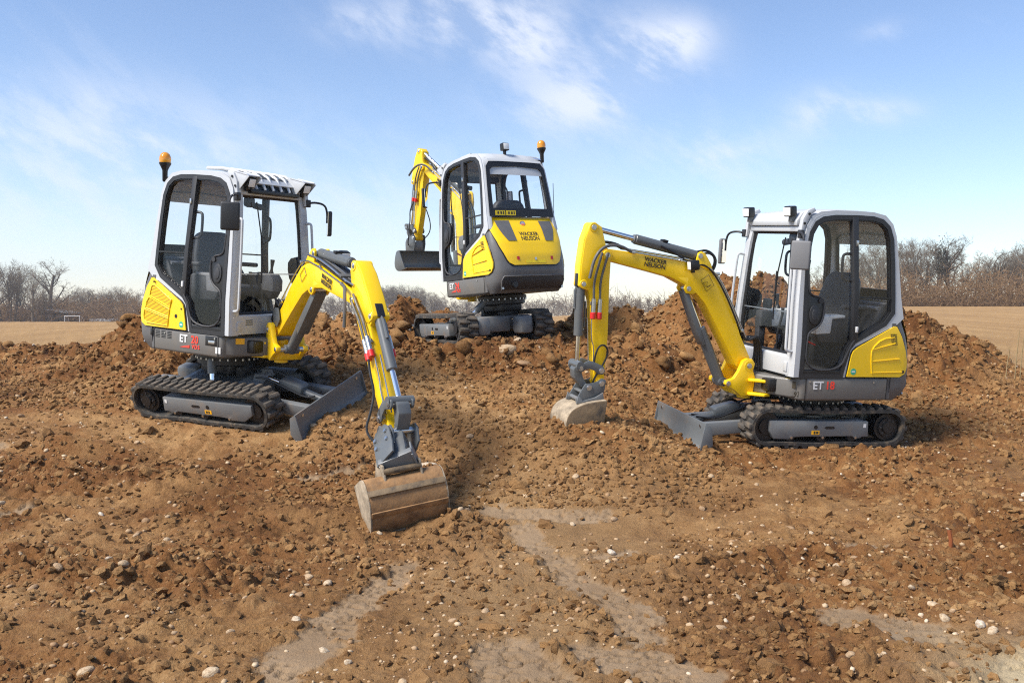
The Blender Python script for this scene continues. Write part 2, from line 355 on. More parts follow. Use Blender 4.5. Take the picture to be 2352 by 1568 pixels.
def height(x, y, detail=True):
    x, y = np.asarray(x, float), np.asarray(y, float)
    near = 1 - sstep(13.2, 17.5, y)
    h = base_h(np.clip(x, -11, 12), np.clip(y, 1.5, 17.5))
    h = h * near + field_h(x, y) * (1 - near)
    for bx, by, a, rx, ry in BUMPS: h = h + a * np.exp(-((x - bx) / rx) ** 2 - ((y - by) / ry) ** 2)
    if not detail: return h
    sm = smooth_mask(x, y)
    # how loose the soil is, and where it lies in coarse or fine crumbs
    hs = sstep(.35, .9, h) * sstep(8.8, 10.2, y)
    loose = .40 + .60 * sstep(-.25, .35, pn(x * .55, y * .55, 11) + .5 * pn(x * 1.4, y * 1.4, 12) + .8 * hs) - .25 * centre_pale(x, y)
    coarse = sstep(-.25, .3, pn(x * .9 + 3, y * .9, 14)); fine = sstep(-.3, .25, pn(x * 1.3, y * 1.3 + 5, 15))
    wx, wy = x + .025 * pn(x * 9, y * 9, 16), y + .025 * pn(x * 9 + 4, y * 9, 17)
    k = near * (1 - .90 * sm) * (1 - .85 * footprint(x, y))
    d = .035 * pn(x * 1.1, y * 1.1, 1) + .030 * pn(x * 2.4, y * 2.4, 2)
    c = (.022 + .050 * coarse + .05 * hs) * (np.abs(pn(wx * 4.2, wy * 4.6, 3)) - .25) + (.026 + .034 * coarse + .022 * hs) * (np.abs(pn(wx * 8.5, wy * 9, 4)) - .25)
    c = c + hs * (.20 * (np.abs(pn(x * 1.7, y * 1.7, 51)) - .22) + .08 * pn(wx * 3.1, wy * 3.1, 52))
    c = c + (.014 + .014 * coarse) * (np.abs(pn(wx * 17, wy * 18, 5)) - .2) + (.008 + .008 * fine) * (np.abs(pn(wx * 31, wy * 33, 6)) - .2) + (.004 + .004 * fine) * pn(wx * 58, wy * 60, 7)
    # scraped streaks on the left slope
    st = .020 * pn((x * .5 + y * .87) * 9, (x * .87 - y * .5) * 2.2, 21) * sstep(-.8, -2.0, x) * (y < 9)
    # ribbed track prints
    pr = 0
    for x0, y0, x1, y1 in PRINTS:
        dx, dy = x1 - x0, y1 - y0; L = math.hypot(dx, dy); a = ((x - x0) * dx + (y - y0) * dy) / L; b = (-(x - x0) * dy + (y - y0) * dx) / L
        w = sstep(.135, .105, np.abs(b)) * sstep(0, .3, a) * sstep(0, .3, L - a) * sstep(-.35, .1, pn(x * 1.6, y * 1.6, 61))
        pr = pr + w * (.009 * np.sin((a + .05 * np.sign(b)) * 2 * math.pi / .092) - .020)
    # shrinkage cracks in the smooth clay
    cr = np.abs(pn(x * 6 + .8 * pn(x * 14, y * 14, 31), y * 21 + .6 * pn(x * 11, y * 11, 34), 32)); crack = -.030 * np.exp(-(cr / .11) ** 2) * sm * sstep(-.35, .0, pn(x * 3, y * 3, 33))
    far = (1 - near) * (.03 * pn(x * 1.2, y * 5.0, 41) + .02 * pn(x * 4, y * 4, 42))
    return h + k * (d * .8 + c * loose * (1.38 - .35 * centre_pale(x, y)) + st + pr) + crack - .006 * sm * near + far
def footprint(x, y):
    o = np.zeros_like(x)
    for p in POSE.values():
        t = p['T'].translation; f = p['T'].to_3x3() @ Vector((1, 0, 0)); L = math.hypot(f.x, f.y); fx, fy = f.x / L, f.y / L
        a = (x - t.x) * fx + (y - t.y) * fy; b = -(x - t.x) * fy + (y - t.y) * fx
        o = np.maximum(o, sstep(1.0, .82, np.abs(a - .08)) * sstep(p['hw'] + .16, p['hw'] + .04, np.abs(b)))
    return o
def centre_pale(x, y):
    c = .10 + .05 * (y - 3.5); return np.exp(-((x - c - .25 * pn(x * .8, y * .8, 71)) / (.22 + .10 * y)) ** 2) * sstep(7.4, 6.2, y)
PRINTS = [(-4.6, 5.7, -1.7, 6.9), (-4.9, 6.4, -2.3, 7.45), (-5.2, 4.9, -2.2, 6.0), (3.4, 7.95, 6.5, 8.7), (3.3, 8.75, 6.4, 9.5), (1.2, 3.2, 2.2, 6.9), (2.0, 3.9, 3.1, 7.0)]
def soil_grid():
    NX, y = 780, [1.9]
    while y[-1] < 17.5: y.append(y[-1] + max(.009, .0039 * y[-1]))
    while y[-1] < 900: y.append(y[-1] * 1.06)
    y = np.array(y); t = np.linspace(-.80, .80, NX)
    X = t[None, :] * (y[:, None] + .9); Y = np.repeat(y[:, None], NX, 1)
    return X, Y
X_, Y_ = soil_grid(); NY_, NX_ = X_.shape
Z_ = height(X_.ravel(), Y_.ravel()); SM_ = smooth_mask(X_.ravel(), Y_.ravel()) * (1 - sstep(13.2, 17.5, Y_.ravel()))
def grid_mesh(name, X, Y, Z):
    ny, nx = X.shape; me = bpy.data.meshes.new(name); n = ny * nx
    me.vertices.add(n); me.vertices.foreach_set('co', np.c_[X.ravel(), Y.ravel(), Z.ravel()].astype(np.float32).ravel())
    i = (np.arange(ny - 1)[:, None] * nx + np.arange(nx - 1)[None]).ravel()
    f = np.c_[i, i + 1, i + nx + 1, i + nx].astype(np.int32); m = len(f)
    me.loops.add(4 * m); me.loops.foreach_set('vertex_index', f.ravel())
    me.polygons.add(m); me.polygons.foreach_set('loop_start', np.arange(m, dtype=np.int32) * 4); me.polygons.foreach_set('loop_total', np.full(m, 4, np.int32))
    me.polygons.foreach_set('use_smooth', np.ones(m, bool)); me.update(calc_edges=True); return me
me = grid_mesh('ground', X_, Y_, Z_)
a = me.attributes.new('trodden', 'FLOAT', 'POINT'); a.data.foreach_set('value', SM_.astype(np.float32))
fieldmask = sstep(13.8, 16.5, Y_.ravel() + .8 * pn(X_.ravel() * .6, Y_.ravel() * .6, 55))
a = me.attributes.new('field', 'FLOAT', 'POINT'); a.data.foreach_set('value', fieldmask.astype(np.float32))
pale = np.exp(-(((X_ - 2.25) / .55) ** 2 + ((Y_ - 3.25) / .42) ** 2)).ravel() * 1.3 + np.exp(-(((X_ + 1.6) / .5) ** 2 + ((Y_ - 2.95) / .18) ** 2)).ravel() * .5
a = me.attributes.new('sand', 'FLOAT', 'POINT'); a.data.foreach_set('value', np.clip(pale, 0, 1).astype(np.float32))

damp = sstep(-.2, .4, pn(X_ * .55, Y_ * .55, 11) + .5 * pn(X_ * 1.4, Y_ * 1.4, 12) + .35 * pn(X_ * 4, Y_ * 4, 18) + .25 * (np.abs(X_) > 1.4) + .35 * (Y_ > 8.5)) * (1 - .7 * centre_pale(X_, Y_))
a = me.attributes.new('damp', 'FLOAT', 'POINT'); a.data.foreach_set('value', damp.ravel().astype(np.float32))
a = me.attributes.new('compact', 'FLOAT', 'POINT'); a.data.foreach_set('value', centre_pale(X_.ravel(), Y_.ravel()).astype(np.float32))
def soil_material(name, ground):
    m = mat(name, (.2, .12, .05), .92, spec=.25); q = NT(m)
    n1 = q.noise(.75, 6, .6); n2 = q.noise(6.5, 8, .68); n3 = q.noise(55, 8, .75)
    f = q.math('ADD', q.math('MULTIPLY', n1, .46), q.math('ADD', q.math('MULTIPLY', n2, .30), q.math('MULTIPLY', n3, .32)))
    c = q.ramp(f, [(.36, (.052, .021, .0068)), (.45, (.150, .068, .0218)), (.54, (.280, .143, .052)), (.67, (.50, .305, .135))])
    c = q.mix(q.ramp(q.noise(1.7, 5, .6), [(.45, (0, 0, 0)), (.68, (.35, .35, .35))]), c, (.39, .225, .088))
    if ground:
        c = q.mix(q.attr('damp'), c, (.72, .60, .50), 'MULTIPLY')
        c = q.mix(q.math('MULTIPLY', q.attr('compact'), .55), c, q.mix(q.noise(8, 7, .65), (.24, .138, .056), (.44, .295, .15)))
        tr = q.mix(q.ramp(q.noise(3.3, 5), [(.35, (0, 0, 0)), (.7, (1, 1, 1))]), (.235, .156, .088), (.315, .218, .130))
        c = q.mix(q.math('MULTIPLY', q.attr('trodden'), q.ramp(q.noise(9, 6, .65), [(.30, (.75, .75, .75)), (.48, (1, 1, 1))])), c, tr)
        c = q.mix(q.attr('sand'), c, q.mix(q.noise(12, 6, .6), (.44, .345, .195), (.56, .46, .29)))
        fmp = q.n('ShaderNodeMapping'); fmp.inputs['Scale'].default_value = (.5, .07, 1); q.l(q.coord(), fmp.inputs[0])
        fl = q.mix(q.ramp(q.noise(1.0, 8, .7, fmp.outputs[0]), [(.35, (0, 0, 0)), (.7, (1, 1, 1))]), (.28, .162, .064), (.39, .24, .10))
        c = q.mix(q.attr('field'), c, fl)
    else:
        c = q.mix(.45, c, q.mix(q.attr('tone'), (.050, .0205, .0068), (.39, .22, .088)))
    q.l(c, q.b.inputs['Base Color'])
    b = q.math('ADD', q.math('MULTIPLY', q.noise(45, 8, .7), 1.0), q.math('MULTIPLY', q.noise(190, 5, .65), .4))
    b = q.math('MULTIPLY', b, q.math('SUBTRACT', 1.0, q.math('MULTIPLY', q.attr('trodden'), .55))) if ground else b
    q.bump(b, 1.0, .026 if ground else .02); return m
M['soil'] = soil_material('loose_brown_soil', True); M['clod'] = soil_material('soil_clods', False)
ground = tag(link('ground', me, M['soil']), kind='structure')

# ---- loose clods and pebbles strewn over the soil
def ico(sub):
    b = bmesh.new(); bmesh.ops.create_icosphere(b, subdivisions=sub, radius=1); b.verts.index_update()
    v = np.array([p.co[:] for p in b.verts]); f = np.array([[p.index for p in t.verts] for t in b.faces]); b.free(); return v, f
rng = np.random.default_rng(5)
def ico0():
    v, f = ico(1)
    b = bmesh.new(); bmesh.ops.create_icosphere(b, subdivisions=1, radius=1); b.verts.index_update()
    r_ = np.array([p.co[:] for p in b.verts]), np.array([[p.index for p in t.verts] for t in b.faces]); b.free(); return r_
def blob(v, rough, seed):
    r = np.random.default_rng(seed); d = np.ones(len(v))
    for k in range(5):
        a = r.normal(size=3) * (1.2 + k * 1.3); d += rough / (1 + .35 * k) * np.sin(v @ a + r.uniform(0, 6.28))
    return v * d[:, None]
def rand_rot(n):
    q = rng.normal(size=(n, 4)); q /= np.linalg.norm(q, axis=1)[:, None]; w, x, y, z = q.T
    return np.stack([np.stack([1 - 2 * (y * y + z * z), 2 * (x * y - w * z), 2 * (x * z + w * y)], -1), np.stack([2 * (x * y + w * z), 1 - 2 * (x * x + z * z), 2 * (y * z - w * x)], -1), np.stack([2 * (x * z - w * y), 2 * (y * z + w * x), 1 - 2 * (x * x + y * y)], -1)], 1)
def scatter_xy(n, y0=2.2, y1=14.5, pw=.55):
    # even over the picture's depth: denser near the lens, as the loose surface is resolved there
    y = (y0 ** pw + (y1 ** pw - y0 ** pw) * rng.random(n)) ** (1 / pw); x = (rng.random(n) * 2 - 1) * .72 * (y + .6); return x, y
def strew(name, n, protos, size, flat, sink, attr, material, keep, smooth=True):
    x, y = scatter_xy(n); k = keep(x, y); x, y = x[k], y[k]; n = len(x); s = size(n) * (.55 + .45 * np.clip(y / 7, 0, 1.3)); z = height(x, y)
    Rm = rand_rot(n); V, F, A = [], [], []; off = 0
    which = rng.integers(0, len(protos), n); tone = rng.random(n)
    for pi, (pv, pf) in enumerate(protos):
        idx = np.where(which == pi)[0]
        if not len(idx): continue
        sc = s[idx][:, None] * np.stack([rng.uniform(.8, 1.35, len(idx)), rng.uniform(.7, 1.1, len(idx)), rng.uniform(.55, .95, len(idx))], 1)
        P = (pv[None] * sc[:, None, :]); P = np.einsum('nij,nvj->nvi', Rm[idx], P); P[:, :, 2] *= flat
        P += np.stack([x[idx], y[idx], z[idx] + s[idx] * sink], 1)[:, None, :]
        V.append(P.reshape(-1, 3)); F.append((pf[None] + (np.arange(len(idx)) * len(pv))[:, None, None] + off).reshape(-1, 3)); A.append(np.repeat(tone[idx], len(pv))); off += len(idx) * len(pv)
    V, F, A = np.concatenate(V), np.concatenate(F).astype(np.int32), np.concatenate(A)
    me = bpy.data.meshes.new(name); me.vertices.add(len(V)); me.vertices.foreach_set('co', V.astype(np.float32).ravel())
    me.loops.add(F.size); me.loops.foreach_set('vertex_index', F.ravel()); me.polygons.add(len(F)); me.polygons.foreach_set('loop_start', np.arange(len(F), dtype=np.int32) * 3); me.polygons.foreach_set('loop_total', np.full(len(F), 3, np.int32))
    me.polygons.foreach_set('use_smooth', np.full(len(F), smooth)); me.update(calc_edges=True)
    me.attributes.new(attr, 'FLOAT', 'POINT').data.foreach_set('value', A.astype(np.float32))
    return link(name, me, material)
i0, i1, i2 = ico(1), ico(2), ico(3)
i0 = ico0()
clod0 = [(blob(i0[0], .30, s), i0[1]) for s in range(8)]; clod1 = [(blob(i1[0], .36, s), i1[1]) for s in range(6)]; clod2 = [(blob(i2[0], .17, s + 20), i2[1]) for s in range(5)]
peb1 = [(blob(i0[0], .05, s + 40), i0[1]) for s in range(5)]; peb2 = [(blob(i2[0], .06, s + 60), i2[1]) for s in range(8)]
off_clay = lambda x, y: (smooth_mask(x, y) < .4) | (rng.random(len(x)) < .10)
loosef = lambda x, y: (pn(x * .55, y * .55, 11) + .6 * pn(x * 2.2, y * 2.2, 13) + .30 - .25 * centre_pale(x, y)) > rng.random(len(x)) * 1.2 - .45
tag(strew('small_soil_clods', 55000, clod0, lambda n: .009 + .026 * rng.random(n) ** 2.6, .85, .05, 'tone', M['clod'], lambda x, y: off_clay(x, y) & loosef(x, y), False), 'crumbs of loose brown soil strewn over the ground', 'soil', kind='stuff')
tag(strew('soil_clods', 2100, clod1, lambda n: .018 + .042 * rng.random(n) ** 2.6, .75, -.05, 'tone', M['clod'], lambda x, y: off_clay(x, y) & loosef(x, y), False), 'lumps of dug brown earth lying on the heaps', 'soil', kind='stuff')
hk2 = lambda x, y: height(x, y, False) > .50
tag(strew('heap_crumbs', 70000, clod0, lambda n: .010 + .022 * rng.random(n) ** 2.2, .85, .15, 'tone', M['clod'], lambda x, y: ((y > 8.6) | ((y > 6.2) & (np.abs(x) < 1.7) & (rng.random(len(x)) < .7))) & (y < 13.2) & (smooth_mask(x, y) < .5) & (footprint(x, y) < .5) & (np.abs(x) < .62 * y), False), 'crumbs of dug earth covering the spoil heaps', 'soil', kind='stuff')
hk = lambda x, y: (height(x, y, False) > .62) & (y > 9.3)
tag(strew('earth_lumps', 2600, clod1, lambda n: .025 + .06 * rng.random(n) ** 2.5, .8, .05, 'tone', M['clod'], hk), 'rough lumps of earth bristling on the spoil heaps', 'soil', kind='stuff')
m = mat('pebble_stone', (.4, .33, .25), .75, spec=.3); q = NT(m)
c = q.ramp(q.attr('tone'), [(0, (.20, .11, .05)), (.4, (.34, .21, .11)), (.7, (.44, .31, .18)), (.92, (.52, .40, .26)), (1, (.60, .51, .39))])
q.l(q.mix(q.ramp(q.noise(24, 6, .6), [(.45, (0, 0, 0)), (.72, (.8, .8, .8))]), c, (.26, .155, .07)), q.b.inputs['Base Color']); q.bump(q.noise(120, 4), .3, .004); M['pebble'] = m
tag(strew('small_pebbles', 13000, peb1, lambda n: .007 + .017 * rng.random(n) ** 2.2, .8, .02, 'tone', m, lambda x, y: ((smooth_mask(x, y) < .5) | (rng.random(len(x)) < .2)) & (pn(x * 1.1, y * 1.1, 81) + .7 * pn(x * 3, y * 3, 82) > rng.random(len(x)) * 1.2 - .65)), 'small pale pebbles sprinkled over the brown soil', 'pebbles', kind='stuff')
# countable stones: each one an object, few shared meshes
m = mat('stone_surface', (.5, .4, .3), .72, spec=.3); q = NT(m)
oi = q.n('ShaderNodeObjectInfo'); c = q.ramp(oi.outputs['Random'], [(0, (.28, .17, .09)), (.3, (.42, .29, .175)), (.6, (.48, .36, .23)), (.88, (.56, .46, .33)), (1, (.64, .58, .49))])
q.l(q.mix(q.ramp(q.noise(2.0, 8, .65), [(.42, (0, 0, 0)), (.66, (.85, .85, .85))]), c, (.27, .165, .08)), q.b.inputs['Base Color']); q.bump(q.noise(5, 6), .35, .05); M['stone'] = m
stone_me = []
for v, f in peb2:
    me = bpy.data.meshes.new('stone'); me.from_pydata([tuple(p) for p in v], [], [tuple(t) for t in f]); me.polygons.foreach_set('use_smooth', [True] * len(f)); me.materials.append(M['stone']); stone_me.append(me)
def stone(name, x, y, size, label, group=None, cat='stone', k=None, rot=None, sink=.12):
    o = bpy.data.objects.new(name, stone_me[random.randrange(8) if k is None else k]); COL.objects.link(o)
    z = float(height(np.array([x]), np.array([y]), True)[0])
    o.scale = size if isinstance(size, tuple) else (size * random.uniform(.95, 1.4), size * random.uniform(.75, 1.05), size * random.uniform(.55, .85))
    o.rotation_euler = rot or (random.uniform(-.5, .5), random.uniform(-.5, .5), random.uniform(0, 6.28)); o.location = (x, y, z + min(o.scale) * sink)
    return tag(o, label, cat, group)
def px(u, v, y=None, z=0.0):
    """photo point (2352 wide) to the ground plane z, or to depth y"""
    dx, dz = (u - 1176) / 2090.7, -(v - 784) / 2090.7
    d = Vector((dx, math.cos(PITCH) + dz * math.sin(PITCH), -math.sin(PITCH) + dz * math.cos(PITCH)))
    t = (y / d.y) if y else (z - 1.4) / d.z
    return Vector((0, 0, 1.4)) + d * t
NAMED = [(1968, 1273, .075, 'large cream boulder in the stone cluster right of centre'), (1885, 1262, .05, 'white rounded stone left of the cream boulder in the cluster'), (1925, 1290, .045, 'ring-stained oval stone between two pale stones in the cluster'), (1945, 1330, .05, 'long flat pale stone below the stone cluster'),
         (1675, 1258, .045, 'brown and white cobble right of the smooth clay strip'), (1858, 1218, .06, 'pale round cobble above the stone cluster'), (1815, 1205, .05, 'white rounded stone at the edge of the trodden clay'), (1655, 1437, .05, 'tan angular stone low in the centre right'), (1690, 1370, .045, 'dark capped cobble above the tan angular stone'),
         (1405, 1255, .042, 'pale egg-shaped stone beside the smooth clay track mark'), (1058, 1182, .045, 'upright angular stone right of the big muddy bucket'), (838, 1288, .05, 'long white stone at the top of the left clay strip'), (708, 1308, .058, 'large round tan cobble left of the clay strip'), (680, 1425, .045, 'cream stone beside the left clay strip'),
         (196, 1543, .05, 'round pale stone at the lower left edge'), (485, 1545, .065, 'flat reddish stone low on the left'), (745, 1490, .042, 'tilted white stone right of the clay strip'), (335, 1208, .05, 'pale pink round stone on the left slope'), (462, 1258, .05, 'bright white flat chip on the left slope'), (75, 1366, .045, 'white stone at the far left of the slope'),
         (2145, 1390, .06, 'upright wedge stone half buried on the right'), (2270, 1310, .04, 'pale stone on the dark soil near the right edge'), (1040, 1413, .035, 'pinkish cobble below the muddy bucket'), (720, 1440, .03, 'small white stone on the left of the clay strip')]
for u, v, s, lab in NAMED:
    w = px(u, v); stone('stone', w.x, w.y, s * .50, lab, cat='stone')
w = px(1160, 800, y=9.55); stone('boulder', w.x, w.y, (.125, .085, .062), 'large tan boulder lying below the tracks of the middle excavator', cat='boulder', k=2, rot=(.1, -.15, .35), sink=.35)
w = px(1205, 820, y=9.3); stone('boulder', w.x, w.y, (.085, .075, .03), 'flat pale slab of stone right of the tan boulder', cat='boulder', k=4, rot=(.2, .1, .8))
w = px(980, 995, y=7.05); stone('boulder', w.x, w.y, (.085, .045, .025), 'flat cream stone on the slope right of the tilting coupler', cat='stone', k=5, rot=(.05, .0, .1))
sx, sy = scatter_xy(700, 2.6, 13.0, .5); kk = (np.abs(sx) < .60 * sy + .2) & ((smooth_mask(sx, sy) < .5) | (rng.random(700) < .25)); sx, sy = sx[kk][:250], sy[kk][:250]
for x, y in zip(sx, sy):
    s = (.011 + .020 * random.random() ** 2) * (.65 + .055 * y)
    zx = 'left' if x < -.22 * y else ('right' if x > .22 * y else 'middle')
    if y < 4.2: lab, g = f'small stone on the nearest soil at the bottom {zx} of the picture', f'small stones bottom {zx}'
    elif y < 6.3: lab, g = f'small stone on the foreground soil, {zx} part, beyond the nearest clay', f'small stones foreground {zx}'
    elif x < -1.2: lab, g = ('small stone on the slope in front of the left excavator' if y < 8.3 else 'small stone on the bank behind the left excavator'), ('small stones before the left excavator' if y < 8.3 else 'small stones behind the left excavator')
    elif x < 1.3: lab, g = ('small stone on the slope between the two front buckets' if y < 8.6 else 'small stone on the mound under the middle excavator'), ('small stones between the buckets' if y < 8.6 else 'small stones on the mound')
    else: lab, g = ('small stone on the ground in front of the right excavator' if y < 8.3 else 'small stone on the heap behind the right excavator'), ('small stones before the right excavator' if y < 8.3 else 'small stones on the right heap')
    stone('small_stone', float(x), float(y), s, lab, g)

# ---------------------------------------------------------------- mini excavators
def Yt(z): return .495 - max(z - 1.04, 0) * .066
def lerp_tab(tab, z):
    return float(np.interp(z, [p[0] for p in tab], [p[1] for p in tab]))
XR = [(.53, -.60), (.57, -.66), (.64, -.70), (.78, -.725), (.95, -.70), (1.1, -.65), (1.24, -.575), (1.34, -.51), (1.385, -.46)]
HW = [(.53, .455), (.57, .485), (.65, .50), (1.05, .50), (1.25, .475), (1.38, .43)]
EX = .52
def S(s, z, off=0.0):
    """tail surface: s -1..1 from the right flank round the back to the left flank"""
    def q(s, z):
        f = max(-1, min(1, s)) * math.pi / 2; xr, hw = lerp_tab(XR, z), lerp_tab(HW, z)
        return Vector((-.44 + (xr + .44) * max(math.cos(f), 0) ** EX, math.copysign(hw * abs(math.sin(f)) ** EX, s), z))
    p = q(s, z)
    if off:
        a = q(s + .01, z) - q(s - .01, z); b = q(s, z + .01) - q(s, z - .01); n = a.cross(b)
        if n.length > 1e-9:
            n.normalize()
            if n.dot(Vector((p.x + .2, p.y, 0))) < 0: n = -n
            p = p + n * off
    return p
def xsurf(y, z):
    hw, xr = lerp_tab(HW, z), lerp_tab(XR, z); sn = min(1, (abs(y) / hw)) ** (1 / EX)
    return -.44 + (xr + .44) * math.sqrt(max(0, 1 - sn * sn)) ** EX
def ysurf(x, z):
    hw, xr = lerp_tab(HW, z), lerp_tab(XR, z)
    if x >= -.44: return hw
    c = min(1, (x + .44) / (xr + .44)) ** (1 / EX); return hw * math.sqrt(max(0, 1 - c * c)) ** EX
def gridfaces(nr, nc): return [(i * nc + j, i * nc + j + 1, (i + 1) * nc + j + 1, (i + 1) * nc + j) for i in range(nr - 1) for j in range(nc - 1)]
def tailpatch(quad, off, nr=8, nc=10):
    """patch on the tail from four (s,z) corners: bl, br, tr, tl"""
    vs = []
    for i in range(nr):
        v = i / (nr - 1)
        for j in range(nc):
            u = j / (nc - 1); s = (quad[0][0] * (1 - u) + quad[1][0] * u) * (1 - v) + (quad[3][0] * (1 - u) + quad[2][0] * u) * v
            z = (quad[0][1] * (1 - u) + quad[1][1] * u) * (1 - v) + (quad[3][1] * (1 - u) + quad[2][1] * u) * v
            vs.append(S(s, z, off))
    return MB().add(vs, gridfaces(nr, nc))
INNER = [(.49, .742), (.49, 1.03), (.49, 1.35), (.488, 1.66), (.48, 1.84), (.46, 1.95), (.41, 2.035), (.34, 2.075), (.22, 2.095), (0, 2.105), (-.16, 2.105), (-.26, 2.085), (-.33, 2.03), (-.37, 1.93), (-.395, 1.70), (-.415, 1.42), (-.42, 1.30), (-.34, 1.20), (-.18, 1.118), (-.03, 1.04), (.02, .98), (.06, .82), (.075, .742)]
OUTER = [(.552, .737), (.552, 1.03), (.548, 1.35), (.535, 1.66), (.522, 1.86), (.50, 2.0), (.45, 2.085), (.37, 2.125), (.22, 2.145), (0, 2.152), (-.17, 2.15), (-.29, 2.13), (-.37, 2.06), (-.412, 1.96), (-.455, 1.70), (-.495, 1.42), (-.53, 1.255), (-.42, 1.165), (-.23, 1.07), (-.085, .995), (-.03, .93), (.005, .82), (.022, .737)]
def inset(loop, d):
    n = len(loop); o = []
    for i in range(n):
        a, b, c = Vector(loop[i - 1]), Vector(loop[i]), Vector(loop[(i + 1) % n])
        e1, e2 = (b - a).normalized(), (c - b).normalized(); n1, n2 = Vector((-e1.y, e1.x)), Vector((-e2.y, e2.x)); m = (n1 + n2)
        m = m.normalized() / max(.5, math.sqrt((1 + n1.dot(n2)) / 2)); o.append(tuple(b + m * d))
    return o
BOOM_UP = [(1.36, .945), (1.18, .93), (.73, .885), (.55, .865), (.42, .80), (.335, .74), (.285, .66), (.17, .48), (.07, .26), (-.045, .06)]
BOOM_LO = [(.01, -.065), (.09, -.01), (.28, .29), (.44, .53), (.53, .61), (.64, .675), (.78, .735), (.95, .77), (1.33, .845)]
BOOM_KNUCKLE = [(1.40, .85), (1.428, .895), (1.40, .94)]
ARM = [(.11, .256), (.17, .236), (.21, .116), (.228, -.094), (.228, -.262), (.19, -.284), (.14, -.294), (.108, -.394), (.06, -.864), (.028, -1.07), (-.008, -1.105), (-.05, -1.07), (-.062, -.684), (-.042, -.214), (-.042, -.044), (-.03, .03), (.01, .076), (.055, .226)]

